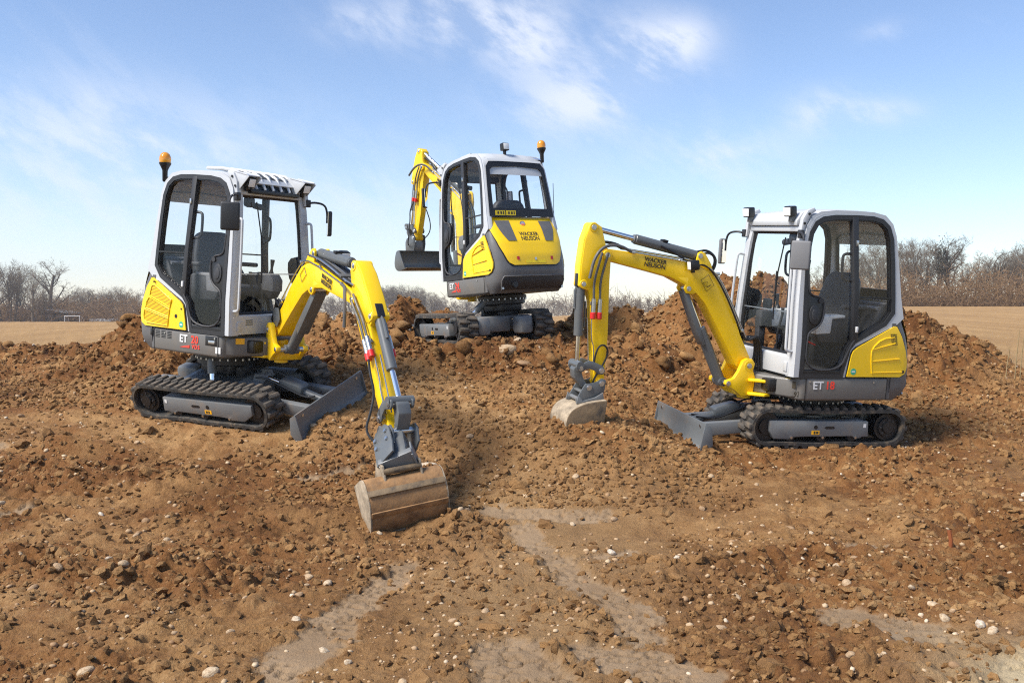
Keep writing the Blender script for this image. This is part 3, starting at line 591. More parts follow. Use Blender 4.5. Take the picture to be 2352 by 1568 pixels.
class Excavator:
    def __init__(s, key, label, psi, th, ph, pivot=(.76, 0, .78), arm_scale=1.0, side=1):
        s.key = key; p = POSE[key]; s.hw = p['hw']; s.side = side
        s.root = bpy.data.objects.new('mini_excavator', None); COL.objects.link(s.root); s.root.matrix_world = p['T'] @ T(0, 0, .105)
        s.root.empty_display_size = .3
        tag(s.root, label, 'excavator', 'mini excavators on the building site')
        s.inv = s.root.matrix_world.inverted(); s.fr = {'T': p['T'], 'U': p['U']}
        ro = lambda a: Matrix.Rotation(-R(a), 4, 'Y')
        s.fr['P'] = p['U'] @ T(*pivot) @ Matrix.Rotation(R(psi), 4, 'Z')
        s.fr['B'] = s.fr['P'] @ ro(th)
        ab = ro(th) @ Vector((1.37, 0, .894)); s.fr['A'] = s.fr['P'] @ T(*ab) @ ro(ph) @ Matrix.Scale(arm_scale, 4); s.fr['W'] = Matrix.Identity(4)
        s.undercarriage(); s.upper(); s.boom()
    def p(s, name, mb, m, fr='U', parent=None, label=None, angle=38):
        o = link(name, mb.mesh(name, s.inv @ s.fr[fr], angle), M[m], parent or s.root)
        if label: o['label'] = label
        return o
    def inst(s, name, me, X, fr='U', parent=None):
        o = bpy.data.objects.new(name, me); COL.objects.link(o); o.parent = parent or s.root; o.matrix_local = s.inv @ s.fr[fr] @ X; return o
    def text(s, name, body, size, c, side, m, fr='U', bold=.0, spacing=1.0, line=1.0, tilt=0.0, y=None, parent=None, label=None):
        """flat lettering on a flank: side +1 reads from the left, -1 from the right"""
        me = text_mesh(body, size, bold, 'CENTER', spacing, line)
        B = Matrix(((-1, 0, 0, 0), (0, 0, 1, 0), (0, 1, 0, 0), (0, 0, 0, 1))) if side > 0 else Matrix(((1, 0, 0, 0), (0, 0, -1, 0), (0, 1, 0, 0), (0, 0, 0, 1)))
        X = s.inv @ s.fr[fr] @ T(*c) @ Matrix.Rotation(R(tilt), 4, 'Y') @ B
        me.transform(X); me.name = name
        me.materials.clear(); me.materials.append(M[m]); o = link(name, me, None, parent or s.root)
        if label: o['label'] = label
        return o
    # ------------------------------------------------------------ undercarriage
    def undercarriage(s):
        hw = s.hw; r_ = .158; fx, rx, cz = {'right': .64, 'left': .69, 'middle': .65}[s.key], -.525, .287; W = .225; F = 'T'
        lug = s.lug_mesh()
        for sd in (1, -1):
            yc = sd * (hw - W / 2); path = []
            for i in range(13): a = -math.pi / 2 + math.pi * i / 12; path.append((fx + r_ * math.cos(a), cz + r_ * math.sin(a)))
            for i in range(1, 10): path.append((fx + (rx - fx) * i / 10, cz + r_ - .008 * math.sin(math.pi * i / 10)))
            for i in range(13): a = math.pi / 2 + math.pi * i / 12; path.append((rx + r_ * math.cos(a), cz + r_ * math.sin(a)))
            for i in range(1, 10): path.append((rx + (fx - rx) * i / 10, cz - r_ - .006 * math.sin(math.pi * i / 10 * 4)))
            mb = MB(); n = len(path); vs = []
            C = Vector(((fx + rx) / 2, cz))
            for k, (x, z) in enumerate(path):
                a, b = Vector(path[k - 1]), Vector(path[(k + 1) % n]); t = (b - a).normalized(); nn = Vector((t.y, -t.x))
                for (off, yy) in ((0, -W / 2), (.004, -W / 2 + .02), (.004, W / 2 - .02), (0, W / 2), (-.026, W / 2), (-.030, W / 2 - .05), (-.030, -W / 2 + .05), (-.026, -W / 2)):
                    vs.append((x + nn.x * off, yc + yy, z + nn.y * off))
            fs = [(i * 8 + j, i * 8 + (j + 1) % 8, ((i + 1) % n) * 8 + (j + 1) % 8, ((i + 1) % n) * 8 + j) for i in range(n) for j in range(8)]
            track = s.p('track', mb.add(vs, fs), 'rubber', F)
            # lugs round the belt
            P = [Vector(q) for q in path] + [Vector(path[0])]; L = [0]
            for a, b in zip(P[:-1], P[1:]): L.append(L[-1] + (b - a).length)
            N = 38
            for k in range(N):
                for half in (0, 1):
                    d = (k + .5 * half) / N * L[-1]; i = max(j for j in range(len(L)) if L[j] <= d); i = min(i, len(P) - 2)
                    q = P[i] + (P[i + 1] - P[i]) * ((d - L[i]) / max(1e-6, L[i + 1] - L[i])); t = (P[i + 1] - P[i]).normalized(); nn = Vector((t.y, -t.x))
                    X = Matrix(((t.x, 0, nn.x, q.x), (0, 1, 0, yc), (t.y, 0, nn.y, q.y), (0, 0, 0, 1)))
                    if half: X = X @ Matrix.Rotation(math.pi, 4, 'Z')
                    s.inst('lug', lug, X, F, track)
            yo = sd * hw
            # side frame
            pl = [(fx - .01, .345), (fx - .015, .25), (.58, .185), (.43, .182), (.40, .20), (.30, .205), (-.17, .21), (-.20, .192), (-.24, .19), (-.27, .205), (-.33, .205), (-.32, .345)]
            X = Matrix.Scale(sd, 4, (0, 1, 0)); y0, y1 = hw - W + .02, hw - .012
            fr = s.p('track_frame', MB().prism(pl, y0, y1, .01, X), 'chassis', F)
            s.p('slot', MB().prism([(.09, .275), (.02, .275), (.005, .285), (.02, .298), (.09, .298), (.105, .285)], y1 - .004, y1 + .0025, 0, X), 'black', F, fr)
            s.p('bolt_hole', MB().cyl((.19, y1 - .004, .29), (.19, y1 + .0025, .29), .018, 14, X), 'black', F, fr)
            for bx in (.42, .12, -.20): s.p('bolt', MB().cyl((bx, y1, .20), (bx, y1 + .008, .20), .012, 8, X), 'steel', F, fr)
            if sd == (1 if s.key != 'left' else -1):
                s.p('warning_sticker', MB().box((.19, y1 + .0015, .243), (.075, .002, .035), X=X), 'orangesticker', F, fr)
                s.p('warning_print', MB().box((.20, y1 + .0030, .243), (.016, .001, .024), X=X).box((.175, y1 + .0030, .243), (.022, .001, .02), X=X), 'blackprint', F, fr)
                s.p('label_sticker', MB().box((-.285, y1 + .0015, .305), (.026, .002, .034), X=X), 'whitesticker', F, fr)
            # sprocket, idler, rollers
            sp = MB().cyl((rx, hw - .18, cz), (rx, hw - .05, cz), .118, 22, X).cyl((rx, hw - .05, cz), (rx, hw - .03, cz), .085, 22, X).cyl((rx, hw - .03, cz), (rx, hw - .012, cz), .05, 18, X)
            so = s.p('sprocket', sp, 'black', F)
            for k in range(8):
                a = k * math.pi / 4; s.p('bolt', MB().cyl((rx + .068 * math.cos(a), hw - .03, cz + .068 * math.sin(a)), (rx + .068 * math.cos(a), hw - .022, cz + .068 * math.sin(a)), .008, 6, X), 'dark', F, so)
            s.p('idler_wheel', MB().cyl((fx, hw - .17, cz), (fx, hw - .055, cz), .122, 22, X).cyl((fx, hw - .055, cz), (fx, hw - .04, cz), .07, 18, X), 'black', F)
            for x in (.42, .12, -.18): s.p('track_roller', MB().cyl((x, hw - .2, .205), (x, hw - .03, .205), .045, 14, X), 'black', F)
            # travel motor on the inner side
            s.p('travel_motor', MB().plan([(rx - .13, hw - .40), (rx + .13, hw - .40), (rx + .13, hw - W - .01), (rx - .13, hw - W - .01)], .19, .41, .05, X), 'chassis', F)
            s.p('axle_beam', MB().box((.10, (hw - W) / 2 + .02, .30), (.16, hw - W + .04, .12), .012, X).box((-.22, (hw - W) / 2 + .02, .30), (.12, hw - W + .04, .11), .012, X), 'chassis', F)
        s.p('chassis', MB().plan([(.42, -.17), (.50, -.10), (.50, .10), (.42, .17), (-.36, .19), (-.36, -.19)], .22, .405, .02), 'chassis', F)
        # dozer blade
        bx = {'right': 1.25, 'left': 1.17, 'middle': 1.2}[s.key]; B = .515
        prof = [(bx, .335), (bx + .014, .335), (bx + .006, .27), (bx + .008, .19), (bx + .03, .105), (bx + .055, .065), (bx + .035, .06), (bx + .005, .10), (bx - .016, .19), (bx - .014, .27)]
        bl = s.p('dozer_blade', MB().prism(prof, -B, B, .003), 'blade', F)
        s.p('cutting_edge', MB().prism([(bx + .022, .135), (bx + .062, .062), (bx + .056, .056), (bx + .016, .13)], -B - .001, B + .001), 'chassis', F, bl)
        for sd in (1, -1): s.p('side_plate', MB().prism([(bx + .01, .335), (bx + .05, .07), (bx - .02, .08), (bx - .07, .15), (bx - .05, .30)], sd * B - .006, sd * B + .006, .002), 'blade', F, bl)
        for sd in (1, -1): s.p('lifting_hole', MB().cyl((bx - .005, sd * .42, .295), (bx + .0145, sd * .42, .295), .014, 10), 'steel', F, bl)
        for sd in (1, -1): s.p('blade_arm', MB().prism([(.36, .20), (.36, .31), (.60, .315), (bx, .27), (bx, .15), (.60, .21)], sd * .20 - .035, sd * .20 + .035, .008), 'chassis', F)
        s.p('blade_crossbeam', MB().box((bx - .05, 0, .21), (.07, .48, .10), .008), 'chassis', F)
        a, b = Vector((.50, 0, .425)), Vector((bx - .08, 0, .25)); d = (b - a).normalized()
        cy = s.p('blade_cylinder', MB().cyl(a + d * .16, b, .036, 16, bev=.004), 'cyl', F)
        s.p('rod', MB().cyl(a, a + d * .18, .019, 12), 'chrome', F, cy); s.p('rod_eye', MB().cyl(a + Vector((0, -.045, 0)), a + Vector((0, .045, 0)), .035, 14), 'chassis', F, cy)
        Xg = Matrix.Translation((a + b) / 2 + Vector((0, 0, .01))) @ d.to_track_quat('X', 'Z').to_matrix().to_4x4()
        s.p('cylinder_guard', MB().prism([(-.12, -.02), (-.12, .05), (-.09, .062), (.09, .062), (.12, .05), (.12, -.02)], -.062, .062, .012, Xg), 'cyl', F, cy)
        s.p('cylinder_bracket', MB().prism([(.40, .40), (.44, .47), (.52, .47), (.55, .42), (.50, .36)], -.07, -.045).prism([(.40, .40), (.44, .47), (.52, .47), (.55, .42), (.50, .36)], .045, .07), 'chassis', F)
        for sd in (-1, 1): s.p('blade_hose', MB().tube([(.38, sd * .05, .42), (.55, sd * .09, .46), (.75, sd * .075, .37), (.95, sd * .06, .28), (bx - .12, sd * .05, .30)], .009, 6, smooth=2), 'hose', F)
        # slew ring, tilting base on the machines that have it
        s.p('slew_ring', MB().lathe([(.20, .40), (.27, .42), (.27, .435), (.27, .475), (.29, .48), (.29, .515), (.25, .53), (.1, .531)], (0, 0, 0), 32), 'trim', 'U')
        for k in range(26):
            a = k * 2 * math.pi / 26; s.p('ring_bolt', MB().cyl((.283 * math.cos(a), .283 * math.sin(a), .462), (.283 * math.cos(a), .283 * math.sin(a), .480), .009, 6), 'steel', 'U')
        if s.key != 'right':
            s.p('tilt_cradle', MB().plan([(.20, -.15), (.20, .15), (-.20, .15), (-.20, -.15)], .33, .45, .03), 'trim', 'U')
            iv = s.fr['T'].inverted() @ s.fr['U']
            for x in (-.20, .22):
                a = iv @ Vector((x, 0, .40)); s.p('tilt_hinge', MB().prism([(x - .05, .38), (x + .05, .38), (x + .03, a.z + .03), (x - .03, a.z + .03)], a.y - .10, a.y + .10, .01), 'trim', 'T')
            for sd in (1, -1):
                a, b = iv @ Vector((-.03 if sd > 0 else .06, sd * .24, .47)), Vector((0 if sd > 0 else .06, sd * .22, .36)); m_ = a.lerp(b, .5)
                c = s.p('tilt_cylinder', MB().cyl(a, m_, .042, 14), 'cyl', 'T'); s.p('rod', MB().cyl(m_, b, .025, 12), 'chrome', 'T', c); s.p('rod_foot', MB().cyl(b, b + Vector((0, 0, -.05)), .05, 14), 'chassis', 'T', c)
            s.p('chassis_cover', MB().plan([(.30, -.30), (.30, .30), (-.30, .30), (-.30, -.30)], .36, .405, .01), 'chassis', 'T')
    def lug_mesh(s):
        if not hasattr(Excavator, '_lug'):
            b = MB().prism([(-.028, 0), (-.017, .026), (.017, .026), (.028, 0)], .004, .108, .003)
            b.prism([(-.018, 0), (-.010, .026), (.010, .026), (.018, 0)], -.012, .006)
            vs = []
            for x, y, z in b.v: vs.append((x + (.016 if .03 < y < .075 else 0) - y * .10, y, z))
            b.v = vs; Excavator._lug = b.mesh('lug'); Excavator._lug.materials.append(M['lug'])
        return Excavator._lug
    # ------------------------------------------------------------ upper carriage and cab
    def upper(s):
        key = s.key; U = 'U'; XL, XRt = Matrix.Identity(4), Matrix.Scale(-1, 4, (0, 1, 0)); S2 = ((1, XL), (-1, XRt))
        belt = [(.50, .40), (.46, .485), (.40, .50), (-.42, .50), (-.46, .30), (-.46, -.30), (-.42, -.50), (.40, -.50), (.46, -.485), (.50, -.40)]
        sk = s.p('base_skirt', MB().plan(belt, .535, .733, .022, seg=3), 'grey')
        s.p('front_nose', MB().plan([(.45, -.47), (.52, -.42), (.66, -.20), (.70, -.12), (.70, .12), (.66, .20), (.52, .42), (.45, .47)], .55, .715, .02, seg=3), 'grey', parent=None)
        for sd, X in S2:
            s.p('swing_recess', MB().prism([(.66, .585), (.66, .69), (.58, .70), (.545, .67), (.545, .61), (.58, .58)], .15, .315, .012, X), 'black')
            s.p('panel_gap', MB().box((.425, .4995, .634), (.005, .004, .185), X=X).box((-.405, .4995, .634), (.005, .004, .185), X=X), 'black', U, sk)
            s.p('cover_bolt', MB().cyl((.39, .498, .70), (.39, .506, .70), .009, 8, X), 'steel', U, sk); s.p('cover_bolt', MB().cyl((-.26, .498, .695), (-.26, .506, .695), .008, 8, X), 'steel', U, sk)
        # tail counterweight
        NZ, NS = 16, 41; vs = []
        for i in range(NZ):
            for j in range(NS):
                q = -1 + 2 * j / (NS - 1); zt = np.interp(abs(q), [0, .13, .22, .31, .40, .55, 1], [.95, .95, .99, 1.07, 1.17, 1.235, 1.235]); z = .53 + (float(zt) - .53) * (i / (NZ - 1)) ** .85; vs.append(S(q, z))
        mb = MB().add(vs, gridfaces(NZ, NS)); mb.add([S(-1 + 2 * j / 40, .53) for j in range(NS)], [tuple(range(NS))])
        cw = s.p('counterweight', mb, 'cwgrey', angle=60)
        for sd, X in S2: s.p('flank', MB().box((-.43, .40, .88), (.04, .18, .66), .0, X), 'cwgrey', U, cw)
        s.p('tow_recess', tailpatch([(-.52, .565), (.52, .565), (.46, .70), (-.46, .70)], .004, 5, 16), 'trim', U, cw)
        s.p('recess_rim', MB().tube([S(-.55 + .05 * (k == 0), .565, .006) for k in (0,)] + [S(-.53, .66, .006), S(-.47, .705, .006)] + [S(-.45 + .9 * k / 12, .712, .006) for k in range(13)] + [S(.47, .705, .006), S(.53, .66, .006), S(.52, .565, .006)], .008, 6), 'cwgrey', U, cw)
        e = S(-.27 if key != 'middle' else .22, .62, .008); s.p('exhaust_pipe', MB().cyl(e, e + Vector((-.03, 0, 0)), .032, 16).cyl(e + Vector((-.02, 0, 0)), e + Vector((-.0305, 0, 0)), .026, 16), 'black', U, cw)
        for q in (-.5, .5): e = S(q, .585, .01); s.p('bolt', MB().cyl(e, e + Vector((-.012, 0, 0)), .014, 10), 'steel', U, cw)
        # yellow rear hood with its dark seal
        SB = [(.83, .22), (.845, .29), (.87, .34), (1.0, .46), (1.1, .56), (1.2, .69), (1.30, .85), (1.355, .89), (1.385, .82)]
        def hood(off, gs, gz):
            vs = []; NZ, NS = 22, 33
            for i in range(NZ):
                z = .83 - gz + (1.385 + gz * .3 - .83 + gz) * i / (NZ - 1)
                for j in range(NS): q = (lerp_tab(SB, z) + gs) * (-1 + 2 * j / (NS - 1)); vs.append(S(q, min(z, 1.385), off))
            for j in range(NS): v = vs[(NZ - 1) * NS + j]; vs.append((max(v[0] + .05, -.42), v[1] * .96, 1.392))
            return MB().add(vs, gridfaces(NZ + 1, NS))
        s.p('hood_seal', hood(.005, .03, .014), 'black', angle=60)
        hd = s.p('rear_hood', hood(.016, 0, 0), 'yellow', angle=60)
        for q in (1, -1):
            s.p('vent_cover', tailpatch([(q * .11, 1.10), (q * .26, 1.10), (q * .54, 1.335), (q * .14, 1.335)], .021, 8, 10), 'cwgrey', U, hd)
            s.p('reflector', tailpatch([(q * .125, .885), (q * .165, .885), (q * .165, .925), (q * .125, .925)], .021, 3, 5), 'reflector', U, hd)
        e = Vector((xsurf(0, .90) - .02, 0, .90)); s.p('hood_lock', MB().cyl(e, e + Vector((-.006, 0, 0)), .016, 14), 'steel', U, hd)
        s.p('type_plate', tailpatch([(-.055, .85), (.055, .85), (.055, .882), (-.055, .882)], .019, 3, 6), 'yellowsticker', U, hd)
        if key == 'middle':
            lx = lambda y, z, o=.022: xsurf(y, z) - o
            lg = s.p('round_emblem', MB().cyl((lx(.03, 1.305, .012), .03, 1.305), (lx(.03, 1.305, .022), .03, 1.305), .036, 24), 'navy', U, hd)
            s.p('emblem_face', MB().cyl((lx(.03, 1.305, .020), .03, 1.305), (lx(.03, 1.305, .024), .03, 1.305), .030, 24), 'silverlogo', U, hd)
            for body, sz, z0, mm, nm in (('WACKER\nNEUSON', .062, 1.16, 'blackprint', 'lettering'), ('W', .05, 1.306, 'redprint', 'emblem_letter')):
                me = text_mesh(body, sz, .0016, 'CENTER', 1.0, .86); y0 = 0 if nm == 'lettering' else .03
                o_ = .019 if nm == 'lettering' else .026
                for v in me.vertices:
                    y, z = y0 - v.co.x, z0 + v.co.y; v.co = Vector((lx(y, z, o_) - (v.co.z * 1), y, z))
                me.transform(s.inv @ s.fr[U]); me.name = nm; me.materials.clear(); me.materials.append(M[mm]); link(nm, me, None, hd)
        # flank panels
        poly = [(.03, .745), (.0, .93), (-.015, .965), (-.05, .995), (-.43, 1.185), (-.455, 1.185), (-.51, 1.10), (-.565, .98), (-.60, .88), (-.60, .82), (-.575, .77), (-.52, .745)]
        for sd, X in S2:
            yf = lambda co: ysurf(co.x, co.z) + (.014 if co.y > .5 else -.02) + (0 if co.y < .512 else 0)
            s.p('panel_gap', MB().prism([(p[0] * 1.0 + (.008 if p[0] > -.2 else -.010), p[1] + (.008 if p[1] > .9 else -.007)) for p in poly], .47, .503, 0, X, yfun=lambda co: ysurf(co.x, co.z) + (.004 if co.y > .5 else -.02)), 'black')
            pn_ = s.p('side_panel', MB().prism(poly, .48, .512, .004, X, yfun=yf), 'yellow')
            ys = lambda x, z, o=.015: ysurf(x, z) + o
            if sd < 0:    # cooling grilles on the right flank
                G = [[(-.16, 1.00), (-.385, 1.115), (-.43, 1.115), (-.44, 1.095), (-.455, 1.02), (-.18, .93)], [(-.185, .915), (-.46, 1.005), (-.50, .955), (-.515, .905), (-.195, .845)], [(-.20, .83), (-.52, .89), (-.535, .84), (-.525, .795), (-.49, .775), (-.205, .765)]]
                for g in G:
                    go = s.p('grille', MB().prism(g, .5, .51, 0, X, yfun=lambda co: ysurf(co.x, co.z) + (.0155 if co.y > .505 else .0)), 'grille', U, pn_)
                    s.p('grille_frame', MB().tube([(p[0], ys(*p, .017), p[1]) for p in g + [g[0]]], .006, 6, X), 'yellow', U, pn_)
                s.p('filler_hole', MB().cyl((-.10, .505, .86), (-.10, .5155, .86), .018, 14, X), 'black', U, pn_)
                for bx in ((-.40, 1.15), (-.03, .93)): s.p('bolt', MB().cyl((bx[0], .505, bx[1]), (bx[0], .519, bx[1]), .008, 8, X), 'black', U, pn_)
                if key == 'left':
                    s.p('intake_slots', MB().box((-.445, .4995, .69), (.03, .006, .06), .004, X), 'black', U, sk)
                    for gx in (-.36, -.28, -.20):
                        for gz in range(5): s.p('vent_slat', MB().box((gx, .500, .655 + gz * .014), (.055, .005, .007), X=X), 'black', U, sk)
            else:         # pressed ribs on the left flank
                for seg in ([(-.43, 1.09), (-.30, 1.075), (-.20, .99), (-.20, .90), (-.22, .775)], [(-.20, .98), (-.44, 1.04)], [(-.215, .88), (-.50, .905)], [(-.225, .782), (-.54, .79)]):
                    s.p('pressed_rib', MB().tube([(p[0], ys(*p), p[1]) for p in seg], .0055, 6, X, smooth=1), 'yellow', U, pn_)
                for i in range(6):
                    for j in range(4): s.p('vent_hole', MB().box((-.395 - j * .016 - i * .004, ys(-.42, 1.1, .0145), 1.115 - i * .017), (.010, .003, .010), X=X), 'black', U, pn_)
                s.p('filler_hole', MB().cyl((-.555, ys(-.555, .79, 0), .79), (-.555, ys(-.555, .79, .0165), .79), .012, 12, X), 'black', U, pn_)
            s.p('green_sticker', MB().cyl((-.03, .51, .79), (-.03, .5158, .79), .028, 20, X), 'greenprint', U, pn_)
            s.p('sticker_print', MB().box((-.03, .5158, .79), (.034, .0016, .012), X=X), 'whitesticker', U, pn_)
        # ---- cab
        cab = MB()
        ty = lambda z, y: y + Yt(z) - .495
        for sd, X in S2: cab.ring(OUTER, INNER, .435, .497, ty, X)
        # roof skin with rounded shoulders
        rl = [(.50, 1.985)] + OUTER[5:14] + [(-.43, 1.88)]; vs = []; prof = [(-1, -.040, 0), (-.995, -.018, .0), (-.95, .0, 0), (-.5, .012, 0), (0, .016, 0), (.5, .012, 0), (.95, 0, 0), (.995, -.018, 0), (1, -.040, 0)]
        c0 = Vector((.03, 1.9))
        for (x, z) in rl:
            d = (Vector((x, z)) - c0).normalized(); hwid = Yt(z) + .004
            for (a, b, _) in prof: vs.append((x + d.x * (b + .004), a * hwid, z + d.y * (b + .004)))
        cab.add(vs, gridfaces(len(rl), 9))
        for sd, X in S2:   # front corner posts
            post = [(.552, .737), (.553, 1.03), (.549, 1.35), (.536, 1.66), (.523, 1.86), (.50, 2.0)]
            for (x0, z0), (x1, z1) in zip(post[:-1], post[1:]):
                ya, yb = Yt(z0), Yt(z1)
                q0 = [(x0 - .06, ya - .01), (x0 - .01, ya + .0), (x0 + .004, ya - .012), (x0 + .012, ya - .04), (x0 + .012, ya - .095), (x0 - .04, ya - .105)]
                q1 = [(x1 - .06, yb - .01), (x1 - .01, yb + .0), (x1 + .004, yb - .012), (x1 + .012, yb - .04), (x1 + .012, yb - .095), (x1 - .04, yb - .105)]
                cab.add([(a, b, z0) for a, b in q0] + [(a, b, z1) for a, b in q1], [(i, (i + 1) % 6, 6 + (i + 1) % 6, 6 + i) for i in range(6)], X)
        # rear corner posts and rear lintel
        for sd, X in S2:
            for (z0, x0), (z1, x1) in (((1.25, -.53), (1.42, -.495)), ((1.42, -.495), (1.70, -.455)), ((1.70, -.455), (1.96, -.412))):
                ya, yb = Yt(z0), Yt(z1); cab.add([(x0 + .04, ya, z0), (x0 + .004, ya, z0), (x0 - .012, ya - .02, z0), (x0 - .014, ya - .05, z0), (x0 + .03, ya - .06, z0), (x1 + .04, yb, z1), (x1 + .004, yb, z1), (x1 - .012, yb - .02, z1), (x1 - .014, yb - .05, z1), (x1 + .03, yb - .06, z1)], [(i, (i + 1) % 5, 5 + (i + 1) % 5, 5 + i) for i in range(5)], X)
        cab.box((.50, 0, 1.975), (.06, .74, .05), .012)
        cf = s.p('cab_frame', cab, 'white'); s.p('header_trim', MB().box((.462, 0, 1.975), (.012, .72, .06), .003), 'dark', U, cf)
        s.p('headliner', MB().plan([(.44, -.38), (.44, .38), (-.36, .38), (-.36, -.38)], 2.06, 2.085, .01), 'liner', U, cf)
        fp = s.p('front_panel', MB().prism([(.505, .742), (.568, .742), (.566, .90), (.555, .915), (.51, .915)], -.44, .44, .008), 'white')
        for k in range(3): s.p('vent_slat', MB().box((.5685, -.28, .83 + k * .018), (.003, .08, .006)), 'trim', U, fp)
        for sd, X in S2: s.p('step_bracket', MB().prism([(.567, .775), (.576, .775), (.576, .85), (.567, .86)], .37, .42, .002, X), 'white', U, fp)
        # doors: black frames, trim, posts, panes
        for sd, X in S2:
            L0, L1 = inset(INNER, -.012), inset(INNER, .026)
            df = s.p('door_frame', MB().ring(L0, L1, .447, .503, ty, X), 'trim')
            s.p('window_seal', MB().ring(inset(INNER, .026), inset(INNER, .036), .455, .494, ty, X), 'black', U, df)
            bp = [(.055, 2.10), (-.005, 2.10), (-.045, 1.47), (-.06, 1.06), (.0, 1.03), (.005, 1.47)]
            s.p('door_post', MB().prism(bp, .455, .506, .006, X, yfun=lambda co: ty(co.z, co.y)), 'trim', U, df)
            for z in (1.88, 1.15): s.p('hinge', MB().box((-.035 + (z - 1.15) * .05, Yt(z) + .012, z), (.022, .022, .05), .004, X), 'steel' if z > 1.5 else 'whitesticker', U, df)
            trim = [(.492, 1.74), (.445, 1.72), (.462, 1.60), (.455, 1.46), (.42, 1.425), (.34, 1.415), (.30, 1.37), (.295, 1.30), (.31, 1.22), (.35, 1.165), (.42, 1.13), (.452, 1.09), (.452, .80), (.10, .80), (.072, .84), (.062, .755), (.492, .745)]
            dt = s.p('door_lower_trim', MB().prism(trim, .462, .500, .005, X, yfun=lambda co: ty(co.z, co.y)), 'black', U, df)
            ov = [(.392 + .052 * math.cos(a) , 1.265 + .085 * math.sin(a)) for a in [k * math.pi / 10 for k in range(20)]]
            s.p('lock_surround', MB().prism(ov, .495, .508, .004, X, yfun=lambda co: ty(co.z, co.y)), 'trim', U, dt)
            ov2 = [(.392 + .030 * math.cos(a) , 1.265 + .050 * math.sin(a)) for a in [k * math.pi / 8 for k in range(16)]]
            s.p('door_handle', MB().prism(ov2, .505, .513, .003, X, yfun=lambda co: ty(co.z, co.y)), 'dark', U, dt)
            s.p('door_lock', MB().cyl((.335, Yt(1.38) + .002, 1.385), (.335, Yt(1.38) + .014, 1.385), .022, 14, X), 'dark', U, dt)
            s.p('door_seal_edge', MB().tube([(p[0], Yt(p[1]) + .006, p[1]) for p in [(.462, 1.60), (.455, 1.46), (.42, 1.425), (.34, 1.415), (.30, 1.37), (.295, 1.30), (.31, 1.22), (.35, 1.165), (.42, 1.13), (.452, 1.09), (.452, .80), (.10, .80), (.03, .98), (-.02, 1.06)]], .009, 6, X, smooth=2), 'dark', U, df)
            gl_ = [(p[0], p[1]) for p in inset(INNER, .02)]
            s.p('side_window', MB().add([(q_[0], ty(q_[1], .474), q_[1]) for q_ in gl_], [tuple(range(len(gl_)))], X), 'glass', U, df)
            s.p('window_rail', MB().box((-.21, Yt(1.42) + .001, 1.425), (.37, .012, .014), X=X), 'black', U, df)
            s.p('pull_handle', MB().tube([(.03, Yt(1.79) - .03, 1.79), (.085, Yt(1.79) - .045, 1.785), (.10, Yt(1.7) - .045, 1.75), (.095, Yt(1.65) - .045, 1.60), (.07, Yt(1.6) - .045, 1.565), (.01, Yt(1.6) - .03, 1.56)], .012, 8, X, smooth=2), 'trim', U, df)
            # front grab rail
            s.p('grab_rail', MB().tube([(.545, Yt(1.74) - .03, 1.74), (.60, Yt(1.74) - .03, 1.745), (.612, Yt(1.7) - .03, 1.71), (.628, .46, 1.0), (.622, .46, .955), (.56, .46, .95)], .0115, 8, X, smooth=2), 'white', U, cf)
        # windscreen and rear window
        ws = [(.545, .925, .385), (.540, 1.27, .375), (.527, 1.66, .355), (.505, 1.955, .335)]
        vs = []
        for (x, z, y) in ws: vs += [(x - .012, y, z), (x - .012, -y, z)]
        wsf = MB()
        for sd, X in S2: wsf.tube([(x - .012, y, z) for x, z, y in ws], .016, 6, X)
        wsf.tube([(ws[0][0] - .012, -.385, .925), (ws[0][0] - .012, .385, .925)], .014, 6).tube([(ws[3][0] - .012, -.335, 1.95), (ws[3][0] - .012, .335, 1.95)], .022, 6)
        wf = s.p('windscreen_frame', wsf, 'black')
        s.p('windscreen', MB().add(vs, [(0, 1, 3, 2), (2, 3, 5, 4), (4, 5, 7, 6)]), 'glass', U, wf)
        s.p('windscreen_rail', MB().box((.531, 0, 1.27), (.008, .74, .010)), 'steel', U, wf)
        rw = [(1.40, -.505, .43), (1.70, -.462, .415), (2.0, -.415, .395)]
        O = [(.445, 1.395), (-.445, 1.395), (-.425, 1.72), (-.405, 1.97), (-.36, 2.03), (0, 2.045), (.36, 2.03), (.405, 1.97), (.425, 1.72)]
        I = [(.385, 1.49), (-.385, 1.49), (-.375, 1.73), (-.36, 1.93), (-.32, 1.965), (0, 1.98), (.32, 1.965), (.36, 1.93), (.375, 1.73)]
        rx = lambda z: -.505 + (z - 1.40) * .150 - .012
        mb = MB(); n = len(O)
        mb.add([(rx(z), y, z) for y, z in O] + [(rx(z) - .004, y, z) for y, z in I] + [(rx(z) + .03, y, z) for y, z in I], [(i, (i + 1) % n, n + (i + 1) % n, n + i) for i in range(n)] + [(n + i, n + (i + 1) % n, 2 * n + (i + 1) % n, 2 * n + i) for i in range(n)])
        rf = s.p('rear_window_frame', mb, 'black')
        s.p('rear_window', MB().add([(rx(z) + .012, y, z) for y, z in I], [tuple(range(n))]), 'glass', U, rf)
        s.p('rear_lintel', MB().add([(rx(2.02) - .004, y, 2.035) for y in (-.37, 0, .37)] + [(-.412, y, 2.06) for y in (-.37, 0, .37)], [(0, 1, 4, 3), (1, 2, 5, 4)]), 'white', U, cf)
